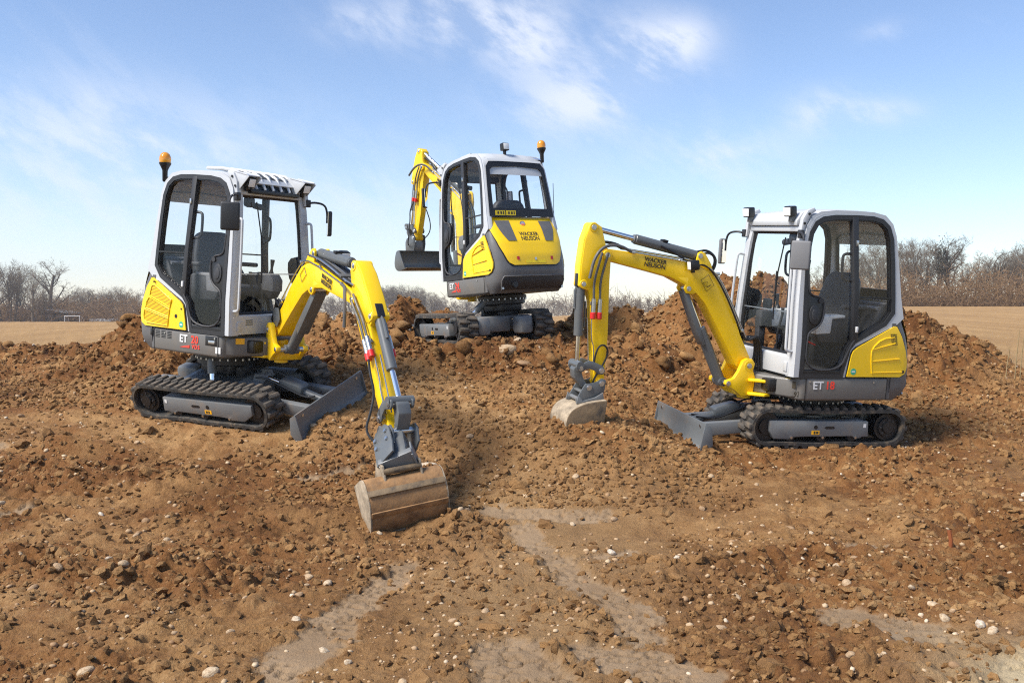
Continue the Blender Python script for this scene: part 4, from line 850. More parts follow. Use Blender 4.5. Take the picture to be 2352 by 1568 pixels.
        if key == 'middle':
            for y0, w in ((.30, .13), (.155, .13)):
                k = s.p('warning_sticker', MB().box((rx(1.435) - .006, y0, 1.435), (.003, w, .055)), 'yellowsticker', U, rf)
                s.p('sticker_print', MB().box((rx(1.435) - .0078, y0 + .03, 1.435), (.001, .022, .03)).box((rx(1.435) - .0078, y0 - .01, 1.435), (.001, .022, .03)).box((rx(1.435) - .0078, y0 - .042, 1.435), (.001, .014, .036)), 'blackprint', U, rf)
        # ---- interior
        s.p('cab_floor', MB().box((.10, 0, .745), (.82, .86, .02)), 'dark'); s.p('engine_cover', MB().prism([(-.48, .74), (-.16, .74), (-.16, 1.02), (-.24, 1.12), (-.34, 1.36), (-.45, 1.38)], -.42, .42, .02), 'dark')
        s.p('rear_shelf', MB().prism([(-.30, 1.33), (-.45, 1.40), (-.46, 1.38), (-.31, 1.31)], -.40, .40), 'inner')
        st = s.p('seat', MB().box((-.02, 0, 1.10), (.42, .44, .10), .04, seg=4), 'seat')
        Xb = T(-.21, 0, 1.37) @ Matrix.Rotation(R(-10), 4, 'Y')
        s.p('backrest', MB().prism([(-.24, -.26), (.24, -.26), (.25, .02), (.20, .20), (.14, .255), (-.14, .255), (-.20, .20), (-.25, .02)], -.05, .05, .035, Xb @ Matrix.Rotation(R(90), 4, 'Z'), 3), 'seat', U, st)
        for sd, X in S2:
            c = s.p('armrest_console', MB().prism([(-.20, 1.0), (.24, 1.02), (.28, 1.08), (.28, 1.20), (.24, 1.24), (-.05, 1.25), (-.20, 1.18)], .27, .385, .02, X), 'dark')
            s.p('console_cap', MB().prism([(.14, 1.10), (.29, 1.09), (.295, 1.20), (.25, 1.255), (.0, 1.262), (.0, 1.235), (.13, 1.225)], .262, .392, .012, X), 'inwhite' if key == 'right' else 'inner', U, c)
            s.p('joystick', MB().tube([(.20, .33, 1.25), (.205, .33, 1.31), (.215, .33, 1.39)], [.018, .012, .022], 10, X).lathe([(.03, 0), (.022, .02), (.015, .04)], (.2, .33, 1.25), 12, X), 'black', U, c)
            s.p('armrest', MB().box((-.12, .33, 1.33), (.24, .06, .04), .015, X), 'seat', U, c)
            s.p('travel_lever', MB().tube([(.36, .045, .76), (.37, .05, 1.05), (.33, .055, 1.22), (.33, .055, 1.28)], [.009, .009, .012, .016], 8, X), 'black')
            s.p('foot_pedal', MB().box((.40, .17, .80), (.14, .07, .015), .004, X @ T(0, 0, 0)), 'dark')
        s.p('dashboard', MB().box((.36, -.30, 1.16), (.12, .11, .16), .02).box((.38, -.31, .92), (.07, .07, .36), .01), 'dark')
        s.p('display', MB().box((.33, -.30, 1.30), (.03, .12, .09), .01), 'black')
        s.p('red_lever', MB().tube([(.22, .30, .99), (.34, .33, 1.03), (.42, .33, 1.06)], [.007, .007, .012], 8, XL if key != 'left' else XRt), 'red')
        s.p('wiper_motor', MB().box((.45, -.20 if key == 'left' else .20, 1.90), (.07, .10, .10), .03).cyl((.45, -.14 if key == 'left' else .14, 1.87), (.45, -.06 if key == 'left' else .06, 1.86), .028, 12), 'dark')
        wy = -.19 if key == 'left' else .19
        wp = s.p('wiper_arm', MB().tube([(.532, wy, 1.90), (.548, wy * .75, 1.60), (.555, wy * .7, 1.22)], .006, 6), 'black'); s.p('wiper_blade', MB().box((.556, wy * .72, 1.40), (.008, .012, .42)), 'black', U, wp)
        s.p('inner_cable', MB().tube([(.49, wy * 1.7, 1.86), (.50, wy * 1.75, 1.7), (.49, wy * 1.72, 1.5), (.49, wy * 1.8, 1.3)], .008, 6, smooth=1), 'black')
        # ---- mirrors, lamps, beacon, guard
        for sd, X in S2:
            arm = MB().tube([(.545, Yt(1.95) - .01, 1.93), (.60, .47, 1.945), (.63, .57, 1.93), (.635, .60, 1.86), (.635, .60, 1.76)], .010, 8, X, smooth=2).box((.55, Yt(1.93) - .01, 1.93), (.035, .05, .07), .006, X)
            Xm = T(.645, .60, 1.755) @ Matrix.Rotation(R(48), 4, 'Z')
            mi = s.p('mirror', MB().box((.015, -.01, 0), (.035, .155, .235), .016, X @ Xm, 3), 'trim' if key != 'right' else 'inner')
            s.p('mirror_arm', arm, 'trim', U, mi); s.p('mirror_glass', MB().box((-.006, -.01, 0), (.004, .135, .21), X=X @ Xm), 'mirror', U, mi)
            s.p('post_bracket', MB().prism([(.54, 2.06), (.50, 2.13), (.44, 2.155), (.42, 2.13), (.47, 2.09), (.52, 1.97), (.535, 1.90), (.556, 1.90), (.55, 1.98)], .385, .430, .004, X), 'white', U, cf)
            for bz in ((.488, 2.10), (.527, 2.02), (.545, 1.93)): s.p('bracket_bolt', MB().cyl((bz[0], .428, bz[1]), (bz[0], .438, bz[1]), .011, 8, X), 'black', U, cf)
        def lamp(c, rz, ry=0.0, lens=1):
            Xl = T(*c) @ Matrix.Rotation(R(rz), 4, 'Z') @ Matrix.Rotation(R(ry), 4, 'Y')
            o = s.p('work_light', MB().box((-.02, 0, 0), (.07, .092, .088), .012, Xl, 2).box((-.03, 0, -.06), (.03, .03, .05), .004, Xl), 'black')
            s.p('lens', MB().box((.0195, 0, 0), (.004, .074, .068), .002, Xl), 'lens', U, o)
        if key == 'right':
            lamp((.60, .30, 2.115), 12, 8); lamp((.60, -.33, 2.115), 12, 8)
            s.p('roof_visor', MB().prism([(.42, 2.10), (.50, 2.115), (.555, 2.04), (.55, 2.0), (.50, 2.0)], -.36, .36, .008), 'white', U, cf)
            for yy in (.30, -.33): s.p('lamp_bracket', MB().box((.56, yy, 2.06), (.04, .05, .06), .004), 'cyl')
        else:
            for yy, a in ((-.335, 4), (.335, -4)):
                lamp((.605, yy, 2.055), a, 16)
                s.p('lamp_hood', MB().prism([(.44, 2.16), (.63, 2.125), (.665, 2.10), (.56, 2.00), (.52, 1.98)], yy - .075, yy - .068, .002).prism([(.44, 2.16), (.63, 2.125), (.665, 2.10), (.56, 2.00), (.52, 1.98)], yy + .068, yy + .075, .002).box((.565, yy, 2.125), (.17, .15, .008), X=T(.565, yy, 2.125) @ Matrix.Rotation(R(11), 4, 'Y') @ T(-.565, -yy, -2.125)), 'white')
            pth = [(.02, 2.168), (.22, 2.163), (.37, 2.142), (.455, 2.10), (.51, 2.015), (.528, 1.985)]
            gw = s.p('roof_window', MB().add([(x, y, z + .012) for x, z in pth for y in (-.29, .29)], gridfaces(len(pth), 2)), 'tint')
            rg = s.p('roof_guard', MB().tube([(x + .012, -.30, z + .018) for x, z in pth], .016, 8).tube([(x + .012, .30, z + .018) for x, z in pth], .016, 8).box((.525, 0, 2.10), (.06, .62, .012), X=T(.50, 0, 2.08) @ Matrix.Rotation(R(45), 4, 'Y') @ T(-.525, 0, -2.10)).box((.05, 0, 2.185), (.06, .62, .014)), 'white')
            for k in range(5): s.p('guard_bar', MB().tube([(x + .014, -.20 + .10 * k, z + .022) for x, z in pth], .013, 6), 'white', U, rg)
            s.p('guard_lip', MB().box((.545, 0, 1.985), (.05, .58, .035), .006), 'black', U, rg)
        if key != 'right':
            by = -.40; bx_ = -.36; z0 = 2.10
            pole = MB().tube([(bx_ + .05, by + .06, z0), (bx_ - .02, by - .005, z0 - .02), (bx_ - .03, by - .02, z0), (bx_ - .03, by - .02, z0 + .01)], .012, 8, smooth=1).lathe([(.016, 0), (.022, .01), (.024, .10), (.034, .125), (.053, .16), (.053, .172)], (bx_ - .03, by - .02, z0 - .05), 18)
            bc = s.p('beacon', pole, 'black'); s.p('amber_lens', MB().lathe([(.049, .172), (.052, .195), (.050, .22), (.040, .245), (.022, .26), (.002, .265)], (bx_ - .03, by - .02, z0 - .05), 20), 'amber', U, bc)
            s.p('beacon_pipe', MB().tube([(bx_ + .06, by + .07, z0 + .01), (bx_ - .02, by, z0 - .02), (bx_ - .03, by - .02, z0 - .03), (bx_ - .03, by - .02, z0 - .02)], .014, 8, smooth=1), 'chrome', U, bc)
        if key == 'middle': lamp((-.33, .05, 2.225), 180, -4); s.p('aerial', MB().tube([(-.49, -.47, 1.40), (-.47, -.50, 1.80)], .004, 5), 'black')
        # ---- lettering and stickers on the skirt
        if key == 'right':
            s.text('lettering', 'ET', .095, (.305, .5035, .665), 1, 'whiteprint', bold=.002); s.text('lettering', '18', .095, (.185, .5035, .665), 1, 'redprint', bold=.002)
            s.text('number_sticker', '93', .06, (.485, .470, .585), 1, 'blackprint', bold=.001)
            s.p('yellow_sticker', MB().box((.53, .385, .69), (.055, .004, .045), X=T(.53, .385, .69) @ Matrix.Rotation(R(-62), 4, 'Z') @ T(-.53, -.385, -.69)), 'yellowsticker')
            s.p('code_sticker', MB().box((.505, .43, .665), (.055, .004, .06), X=T(.505, .43, .665) @ Matrix.Rotation(R(-62), 4, 'Z') @ T(-.505, -.43, -.665)), 'blackprint')
        elif key == 'left':
            s.text('lettering', 'ET', .095, (-.01, -.5035, .665), -1, 'whiteprint', bold=.002); s.text('lettering', '20', .095, (.135, -.5035, .665), -1, 'redprint', bold=.002)
            s.p('red_wedge', MB().prism([(-.06, .590), (.07, .615), (.07, .590)], -.5045, -.5015), 'redprint'); s.text('lettering', 'VDS', .05, (.15, -.5035, .603), -1, 'redprint', bold=.001, spacing=1.2)
            s.p('service_flap', MB().box((.34, -.4995, .675), (.14, .005, .085), .002), 'black'); s.p('flap_handle', MB().box((.35, -.503, .665), (.08, .006, .03), .002), 'steel')
            s.p('white_sticker', MB().box((.425, -.4945, .60), (.055, .004, .055), X=T(.43, -.4985, 0) @ Matrix.Rotation(R(8), 4, 'Z') @ T(-.43, .4985, 0)), 'whitesticker')
            s.p('orange_sticker', MB().box((.56, -.372, .685), (.004, .075, .05), X=T(.56, -.372, .685) @ Matrix.Rotation(R(-32), 4, 'Z') @ T(-.56, .372, -.685)), 'orangesticker')
            s.p('yellow_decal', MB().box((-.445, .42, 1.85), (.004, .045, .40), X=T(-.395, -.06, 0) @ Matrix.Rotation(R(0), 4, 'Z') @ T(.395, .06, 0)), 'orangesticker')
        else:
            s.text('lettering', 'ET', .095, (.31, .5035, .66), 1, 'whiteprint', bold=.002); s.text('lettering', '24', .095, (.185, .5035, .66), 1, 'redprint', bold=.002)
            s.p('red_wedge', MB().prism([(.33, .590), (.22, .615), (.22, .590)], .5015, .5045), 'redprint'); s.text('lettering', 'VDS', .05, (.16, .5035, .603), 1, 'redprint', bold=.001)
    # ------------------------------------------------------------ boom, arm and tool
    def boom(s):
        key = s.key; B, A, P_ = 'B', 'A', 'P'
        # swing bracket
        br = [(.05, -.27), (.13, -.21), (.22, -.165), (.215, -.13), (.14, -.11), (.10, -.05), (.06, .045), (.02, .065), (-.03, .06), (-.06, .02), (-.045, -.04), (-.07, -.10), (-.06, -.25)]
        for sd in (-1, 1): s.p('swing_bracket', MB().prism(br, sd * .125 - .022, sd * .125 + .022, .008), 'yellow', P_)
        s.p('bracket_body', MB().prism([(-.09, -.27), (.06, -.27), (.10, -.20), (.02, -.13), (-.08, -.12)], -.12, .12, .015).cyl((-.06, 0, -.30), (-.06, 0, -.10), .06, 18), 'yellow', P_)
        for z in (-.24, -.12): s.p('bracket_ear', MB().plan([(.0, -.10), (.0, -.18), (-.10, -.26), (-.16, -.25), (-.14, -.17), (-.08, -.08)], z - .012, z + .012, .004, XF(key)), 'yellow', P_)
        s.p('swing_cylinder', MB().cyl((-.13, (.22 if key != 'left' else -.22), -.18), (-.34, (.28 if key != 'left' else -.28), -.18), .045, 16), 'black', P_)
        # boom
        bm_ = BOOM_UP + BOOM_LO + BOOM_KNUCKLE
        thick = lambda co: co.y * (1.0 - .30 * max(0, min(1, co.x / 1.3)))
        bo = s.p('boom', MB().prism(bm_[:], -.085, .085, .010, yfun=thick), 'yellow', B)
        for sd in (-1, 1):
            s.p('cylinder_lug', MB().prism([(.50, .62), (.56, .60), (.62, .605), (.645, .645), (.63, .69), (.72, .74), (.60, .74)], sd * .062 - .011, sd * .062 + .011, .004), 'yellow', B, bo)
            s.p('arm_cylinder_lug', MB().prism([(.55, .86), (.53, .95), (.50, .965), (.465, .95), (.40, .86), (.36, .75), (.45, .78)], sd * .058 - .010, sd * .058 + .010, .004), 'yellow', B, bo)
        def pin(x, z, w, r, fr, par): s.p('pin', MB().cyl((x, -w, z), (x, w, z), r, 16, bev=.002).cyl((x, -w - .004, z), (x, w + .004, z), r * .55, 10), 'steel', fr, par)
        def boss(x, z, w, r, fr, par): s.p('pin_boss', MB().cyl((x, -w, z), (x, w, z), r, 20, bev=.004), 'yellow', fr, par)
        boss(1.37, .894, .082, .042, B, bo); pin(1.37, .894, .087, .022, B, bo); pin(.60, .645, .078, .022, B, bo); pin(.51, .925, .074, .022, B, bo); boss(0, 0, .15, .048, B, bo); pin(0, 0, .156, .024, B, bo)
        # boom cylinder
        iv = s.fr[B].inverted() @ s.fr[P_]; c0 = iv @ Vector((.19, 0, -.155)); c1 = Vector((.60, 0, .645)); d = (c1 - c0).normalized(); L = (c1 - c0).length
        bc = s.p('boom_cylinder', MB().cyl(c0 - d * .02, c0 + d * min(.52, L * .62), .047, 18, bev=.005).cyl(c0 + Vector((0, -.06, 0)), c0 + Vector((0, .06, 0)), .04, 16), 'cyl', B)
        s.p('rod', MB().cyl(c0 + d * .3, c1, .024, 14), 'chrome', B, bc)
        sh = d.cross(Vector((0, 1, 0)))
        Xg = Matrix.Translation(c1) @ Matrix(((d.x, 0, sh.x, 0), (d.y, 1, sh.y, 0), (d.z, 0, sh.z, 0), (0, 0, 0, 1)))
        s.p('rod_guard', MB().prism([(-.005, -.045), (-.40, -.062), (-.52, -.055), (-.52, -.028), (-.40, -.02), (-.02, .0)], -.05, .05, .006, Xg) if key != 'left' else MB().prism([(.0, -.05), (-.52, -.065), (-.52, .02), (0, .02)], -.05, .05, .008, Xg), 'cyl', B, bc)
        pin(c0.x, c0.z, .15, .022, B, bc)
        # arm
        ar = s.p('arm', MB().prism([p for p in ARM[:]], -.050, .050, .008, yfun=lambda co: co.y * (1.22 if co.z > -.30 else 1.0)), 'yellow', A)
        for sd in (-1, 1): s.p('arm_cheek', MB().prism([(.115, .25), (.165, .232), (.20, .11), (.218, -.10), (.218, -.25), (.185, -.27), (.14, -.275), (.05, -.20), (.0, -.12), (-.03, -.03), (.015, .08), (.06, .22)], sd * .061 - .006, sd * .061 + .006, .003), 'yellow', A, ar)
        s.p('cylinder_slot', MB().box((.226, 0, -.215), (.012, .062, .11), .005), 'black', A, ar)
        boss(.13, .219, .072, .04, A, ar); pin(.13, .219, .076, .022, A, ar); boss(.19, -.244, .071, .036, A, ar); pin(.19, -.244, .075, .02, A, ar); boss(-.012, -1.058, .075, .038, A, ar)
        # arm cylinder between boom and arm top
        iv = s.fr[B].inverted() @ s.fr[A]; c0 = Vector((.51, 0, .925)); c1 = iv @ Vector((.13, 0, .219)); d = (c1 - c0).normalized(); L = (c1 - c0).length
        ac = s.p('arm_cylinder', MB().cyl(c0, c0 + d * .60 * (1 if L > .75 else .8), .042, 18, bev=.005).cyl(c0 + d * .58 * (1 if L > .75 else .8), c0 + d * .615 * (1 if L > .75 else .8), .036, 16), 'cyl', B); s.p('rod', MB().cyl(c0 + d * .4, c1, .023, 14), 'chrome', B, ac)
        s.p('cylinder_clamp', MB().box((0, 0, .05), (.05, .06, .02), .003, Matrix.Translation(c0 + d * .33) @ d.to_track_quat('X', 'Z').to_matrix().to_4x4()), 'black', B, ac)
        # bucket cylinder on the front of the arm
        k0, k1 = Vector((.19, 0, -.244)), Vector((.18, 0, -.927)); d = (k1 - k0).normalized()
        bk = s.p('bucket_cylinder', MB().cyl(k0 + d * .03, k0 + d * .43, .040, 18, bev=.005).tube([k0 + Vector((.02, 0, .01)), k0 + Vector((.045, 0, -.06)), k0 + Vector((.042, 0, -.20))], .012, 8), 'cyl', A); s.p('rod', MB().cyl(k0 + d * .4, k1, .020, 14), 'chrome', A, bk)
        s.p('feed_pipe', MB().tube([k0 + Vector((-.048, .01, -.14)), k0 + Vector((-.052, .01, -.35)), k0 + Vector((-.03, .0, -.38))], .008, 8).cyl(k0 + Vector((-.05, 0, -.38)), k0 + Vector((-.02, 0, -.38)), .016, 10), 'cyl', A, bk)
        for sd in (-1, 1):
            s.p('tipping_link', MB().prism([(.18 + .045 * math.cos(a), -.927 + .045 * math.sin(a)) for a in (2.2, 1.57, .8, 0, -.8, -1.5)] + [(.11, -.935), (.05, -.955), (.02, -.985), (-.025, -.985), (-.04, -.955), (-.02, -.915), (.05, -.885), (.11, -.868)], sd * .082 - .009, sd * .082 + .009, .004), 'cyl', A)
        pin(.18, -.927, .098, .026, A, ar); pin(-.006, -.952, .098, .024, A, ar)
        s.p('push_link', MB().prism([(.20, -.90), (.225, -.95), (.215, -1.02), (.165, -1.075), (.115, -1.115), (.075, -1.09), (.125, -1.04), (.15, -.98), (.145, -.92)], -.05, .05, .008).cyl((.185, -.10, -.91), (.185, .10, -.91), .034, 16), 'cyl', A)
        # hoses and couplers
        def hose(n, pts, r, fr, m='hose', sm=2, par=None): return s.p(n, MB().tube(pts, r, 7, smooth=sm), m, fr, par)
        nearside = -1 if key == 'left' else 1
        ys = nearside
        for i, yy in enumerate((-.05, -.02, .02, .05)):
            hose('boom_pipe', [(.0, yy, .20), (.11, yy, .42), (.25, yy, .66), (.36, yy, .80), (.55, yy, .885), (.9, yy, .922), (1.2, yy, .952)], .0075, B, 'steel' if i % 2 else 'hose', 1)
            if i < 3: hose('bridge_hose', [(1.18, yy, .95), (1.30, yy, 1.00), (1.45, yy, 1.0), (1.55, yy * 1.1, .93)], .011, B, 'hose')
        for i in range(4): hose('base_hose', [(-.13 - .02 * i, ys * (-.02 + .025 * i), -.05), (-.16, ys * (-.02 + .02 * i), .14 + .02 * i), (-.10, ys * .03 * i, .26), (.0, ys * (.03 * i - .03), .20), (.06, ys * (.03 * i - .03), .30)], .012, B, 'hose')
        hose('side_pipe', [(.02, ys * .092, .24), (.22, ys * .086, .60), (.36, ys * .084, .80), (.52, ys * .08, .86), (1.12, ys * .07, .925), (1.18, ys * .075, .93)], .006, B, 'steel', 1)
        for q in ((.06, .30), (.34, .78), (.70, .885), (1.14, .927)): s.p('pipe_clamp', MB().box((q[0], ys * (.088 if q[0] < .5 else .075), q[1]), (.03, .02, .025), .004), 'steel', B, bo)
        hose('wrapped_hose', [(1.16, ys * .08, .93), (1.28, ys * .10, .98), (1.42, ys * .115, .97), (1.50, ys * .115, .87), (1.53, ys * .11, .70)] if key == 'right' else [(1.16, ys * .08, .93), (1.28, ys * .11, .96), (1.36, ys * .14, .93), (1.43, ys * .15, .84), (1.47, ys * .15, .72)], .013, B, 'hosebraid')
        for sd in ((ys,) if key == 'right' else (1, -1)):
            for k, x in enumerate((.045, .10)):
                y0 = sd * .064
                c = s.p('hydraulic_coupler', MB().cyl((x, y0 + sd * .02, -.36), (x, y0 + sd * .02, -.47), .019, 12).box((x, y0 + sd * .01, -.40), (.035, .04, .03), .004), 'steel', A); s.p('coupler_cap', MB().cyl((x, y0 + sd * .02, -.47), (x, y0 + sd * .02, -.525), .024, 14, bev=.004), 'red', A, c)
                hose('coupler_hose', [(x, y0 + sd * .02, -.36), (x + .01, y0 + sd * .025, -.22), (x - .02, y0 + sd * .03, -.08), (x - .05, y0 + sd * .02, .02)], .010, A, 'hosebraid')
        hose('arm_pipe', [(.10, ys * .062, -.52), (.09, ys * .062, -.70), (.065, ys * .062, -.76), (.06, ys * .062, -.95)], .005, A, 'steel', 1)
        hose('arm_pipe', [(.125, ys * .03, -.52), (.105, ys * .03, -.74), (.085, ys * .03, -.95)], .005, A, 'steel', 1)
        if key == 'right': hose('tool_hose', [(.055, .07, -.90), (.058, .085, -.82), (.03, .09, -.745), (-.02, .09, -.735), (-.055, .085, -.78), (-.05, .08, -.84), (-.01, .08, -.92), (.05, .07, -1.02), (.06, .06, -1.10)], .008, A)
        else:
            hose('tool_hose', [(.07, ys * .10, -.53), (.10, ys * .13, -.66), (.08, ys * .12, -.80), (.03, ys * .16, -.92), (-.03, ys * .20, -1.02), (.0, ys * .18, -1.12), (.05, ys * .12, -1.18)], .009, A)
            hose('tool_hose', [(-.04, -ys * .07, -.62), (-.14, -ys * .10, -.80), (-.15, -ys * .10, -.95), (-.06, -ys * .08, -1.06)], .008, A)
        # boom lamp and print
        if key == 'right':
            Xl = T(.60, .125, .845) @ Matrix.Rotation(R(8), 4, 'Y')
            l = s.p('boom_light', MB().box((0, 0, 0), (.085, .07, .085), .014, Xl).box((-.01, -.05, -.05), (.03, .05, .03), .004, Xl), 'black', B); s.p('lens', MB().box((.0435, 0, 0), (.004, .055, .065), .002, Xl), 'lens', B, l)
            hose('lamp_cable', [(.56, .11, .84), (.48, .10, .86), (.36, .095, .76), (.24, .10, .58), (.12, .10, .36)], .007, B)
            hose('arm_cylinder_hose', [(.50, .05, .93), (.44, .06, .96), (.37, .06, .93), (.36, .05, .85), (.40, .03, .80)], .010, B); hose('arm_cylinder_hose', [(.52, .03, .96), (.43, .04, .98), (.35, .05, .92), (.35, .05, .84), (.38, .03, .78)], .010, B)
            hose('arm_cylinder_hose', [(.88, .05, .99), (.76, .06, .945), (.66, .06, .895)], .010, B)
            o = s.p('warning_decal', MB().tube([(.50, .0875, .72), (.44, .0875, .63), (.37, .0875, .68), (.43, .0875, .77), (.50, .0875, .72)], .0022, 4).tube([(.475, .0875, .70), (.435, .0875, .71), (.445, .0875, .665), (.475, .0875, .70)], .002, 4).tube([(.435, .0875, .665), (.40, .0875, .685)], .003, 4), 'blackprint', B)
            s.text('lettering', 'WACKER\nNEUSON', .049, (.93, .0715, .845), 1, 'blackprint', B, .0012, 1.0, .86, -7)
        elif key == 'left':
            s.text('lettering', 'WACKER\nNEUSON', .050, (.86, -.0735, .825), -1, 'blackprint', B, .0012, 1.0, .86, -6)
            s.p('warning_decal', MB().tube([(.47, -.081, .72), (.41, -.082, .63), (.35, -.083, .67), (.41, -.082, .76), (.47, -.081, .72)], .0025, 4), 'blackprint', B)
            for i in range(7): hose('boom_hose', [(.42, -.07 + .022 * i, .88), (.62, -.066 + .022 * i, .925), (.9, -.066 + .022 * i, .955), (1.18, -.064 + .021 * i, .97), (1.34, -.07 + .022 * i, 1.0)], .0095, B, ('steel', 'hose', 'hosebraid')[i % 3], 1)
            s.p('pipe_clamp', MB().box((1.10, 0, .975), (.05, .17, .02), .004), 'hosebraid', B)
            Xl = T(.66, .13, .97) @ Matrix.Rotation(R(-5), 4, 'Y'); l = s.p('boom_light', MB().box((0, 0, 0), (.07, .085, .08), .012, Xl), 'black', B); s.p('lens', MB().box((.036, 0, 0), (.004, .07, .06), .002, Xl), 'lens', B, l)
            for sd in (-1, 1): s.p('link_plate', MB().prism([(-.01, .17), (.05, .20), (.12, .20), (.16, .10), (.10, .03), (.02, .06)], sd * .10 - .005, sd * .10 + .005, .003), 'cyl', P_)
        else:
            s.text('lettering', 'WACKER\nNEUSON', .050, (.93, .0715, .845), 1, 'blackprint', B, .0012, 1.0, .86, -7)
        s.tool(pin)
    # ------------------------------------------------------------ buckets
    def bucket(s, prof, w, fr, outer, inner_m, sidem, ribs=0, lip=None, par=None, soft=2):
        """open shell: profile from the mouth's upper lip round the back to the cutting edge (x,z); width w along y"""
        t = .012; P = [Vector(p) for p in prof]
        for _ in range(soft):
            Q = [P[0]]
            for a_, b_ in zip(P[:-1], P[1:]): Q += [a_ * .75 + b_ * .25, a_ * .25 + b_ * .75]
            P = Q + [P[-1]]
        prof = [tuple(v) for v in P]; n = len(P); C = sum(P, Vector((0, 0))) / n; vs = []
        for q in P:
            d = (C - q).normalized() * t
            for y in (-w / 2, w / 2): vs += [(q.x, y, q.y)]
            for y in (-w / 2 + .004, w / 2 - .004): vs += [(q.x + d.x, y, q.y + d.y)]
        o_, i_ = MB(), MB()
        o_.add(vs, [(k * 4, k * 4 + 1, k * 4 + 5, k * 4 + 4) for k in range(n - 1)] + [(0, 1, 3, 2), ((n - 1) * 4, (n - 1) * 4 + 1, (n - 1) * 4 + 3, (n - 1) * 4 + 2)])
        i_.add(vs, [(k * 4 + 2, k * 4 + 3, k * 4 + 7, k * 4 + 6) for k in range(n - 1)])
        b = s.p('bucket', o_, outer, fr, par, angle=50); s.p('bucket_inside', i_, inner_m, fr, b)
        for y in (-w / 2, w / 2): s.p('side_plate', MB().prism(prof, y - .007, y + .007, .002), sidem, fr, b)
        for k in range(ribs):
            i = max(2, n - 7 - 7 * k); q = P[i]; d = (q - C).normalized(); tn = Vector((-d.y, d.x)); m = q + d * .004
            s.p('wear_strip', MB().box((0, 0, 0), (.045, w * .995, .012), .005, Matrix(((tn.x, 0, d.x, m.x), (0, 1, 0, 0), (tn.y, 0, d.y, m.y), (0, 0, 0, 1)))), outer if k % 2 else 'clay_dark', fr, b)
        e, f = P[-1], P[-2]; d = (e - f).normalized(); nn = Vector((-d.y, d.x))
        s.p('cutting_edge', MB().box((0, 0, 0), (.09, w + .012, .014), .003, Matrix(((d.x, 0, nn.x, e.x), (0, 1, 0, 0), (d.y, 0, nn.y, e.y), (0, 0, 0, 1)))), 'clay_dark', fr, b)
        return b
    def tool(s, pin):
        key = s.key
        if key == 'right':
            F = 'A'; b = s.bucket([(-.03, -1.185), (.10, -1.20), (.20, -1.225), (.275, -1.265), (.315, -1.33), (.32, -1.40), (.29, -1.47), (.22, -1.52), (.12, -1.54), (.0, -1.51)], .37, F, 'clay_pale', 'clay_dark', 'clay_dark', 2)
            for sd in (-1, 1):
                s.p('bucket_ear', MB().prism([(-.05, -1.03), (-.012, -1.015), (.03, -1.045), (.10, -1.06), (.13, -1.06), (.155, -1.10), (.21, -1.20), (.20, -1.235), (.02, -1.20), (-.03, -1.17), (-.045, -1.10)], sd * .088 - .008, sd * .088 + .008, .004), 'cyl', F, b)
                s.p('bucket_rib', MB().prism([(-.03, -1.185), (-.02, -1.13), (.05, -1.17), (.16, -1.20), (.20, -1.16), (.215, -1.225), (.12, -1.21)], sd * .115 - .008, sd * .115 + .008, .003), 'chassis', F, b)
            pin(.099, -1.092, .105, .024, F, b); pin(-.012, -1.058, .105, .024, F, b); s.p('coupler_bar', MB().cyl((.18, -.12, -1.19), (.18, .12, -1.19), .018, 12).box((.14, 0, -1.13), (.04, .17, .02), .004), 'chassis', F, b)
        elif key == 'left':
            tip = s.fr['A'] @ Vector((-.012, 0, -1.058)); u = Vector((math.cos(R(24)), math.sin(R(24)), math.tan(R(7)))).normalized()
            c = px(921, 1092, y=6.02); v = Vector((-math.sin(R(24)), math.cos(R(24)), 0)); w = u.cross(v).normalized(); v = w.cross(u).normalized()
            # bucket frame: x = away from the mouth, y along the width, z up
            X = Matrix(((-v.x, u.x, w.x, c.x), (-v.y, u.y, w.y, c.y), (-v.z, u.z, w.z, c.z), (0, 0, 0, 1))); s.fr['K'] = X
            b = s.bucket([(-.22, -.06), (-.10, -.01), (0, .028), (.06, .018), (.105, -.03), (.135, -.10), (.14, -.18), (.12, -.26), (.075, -.34), (.0, -.43)], .53, 'K', 'clay', 'clay_dark', 'clay_pale', 3)
            for y_ in (-.135, .12): s.p('bucket_saddle', MB().prism([(-.17, -.03), (-.10, .10), (.05, .10), (.075, .0), (.03, .02), (-.08, .0)], y_, y_ + .015, .003), 'clay_pale', 'K', b)
            s.p('coupler_bar', MB().cyl((.045, -.13, .055), (.045, .13, .055), .022, 12), 'clay_dark', 'K', b)
            # tilt unit between arm and bucket
            top = (X.inverted() @ tip)
            m0 = Vector((0, 0, .06)); ax = (top - m0).normalized()
            q = ax.to_track_quat('Z', 'X').to_matrix().to_4x4(); Lk = (top - m0).length; Xk = Matrix.Translation(m0) @ q @ Matrix.Rotation(R(-18), 4, 'Z')
            s.fr['Q'] = X @ Xk; Q = 'Q'
            tu = s.p('tilt_unit', MB().box((0, 0, Lk * .42), (.16, .17, Lk * .62), .02).cyl((-.11, -.02, Lk * .40), (.07, -.02, Lk * .40), .085, 22, bev=.01), 'cyl', Q)
            s.p('unit_plate', MB().prism([(-.085, .0), (.085, .0), (.095, .10), (.085, Lk * .72), (.05, Lk * .86), (-.05, Lk * .86), (-.085, Lk * .72)], -.128, -.112, .004, Matrix.Rotation(R(60), 4, 'Z')), 'cyl', Q, tu)
            Rz = Matrix.Rotation(R(60), 4, 'Z')
            for bx in (-.055, .055):
                for bz in (.42, .64): s.p('bolt', MB().cyl((bx, -.126, Lk * bz), (bx, -.142, Lk * bz), .014, 10, Rz), 'steel', Q, tu)
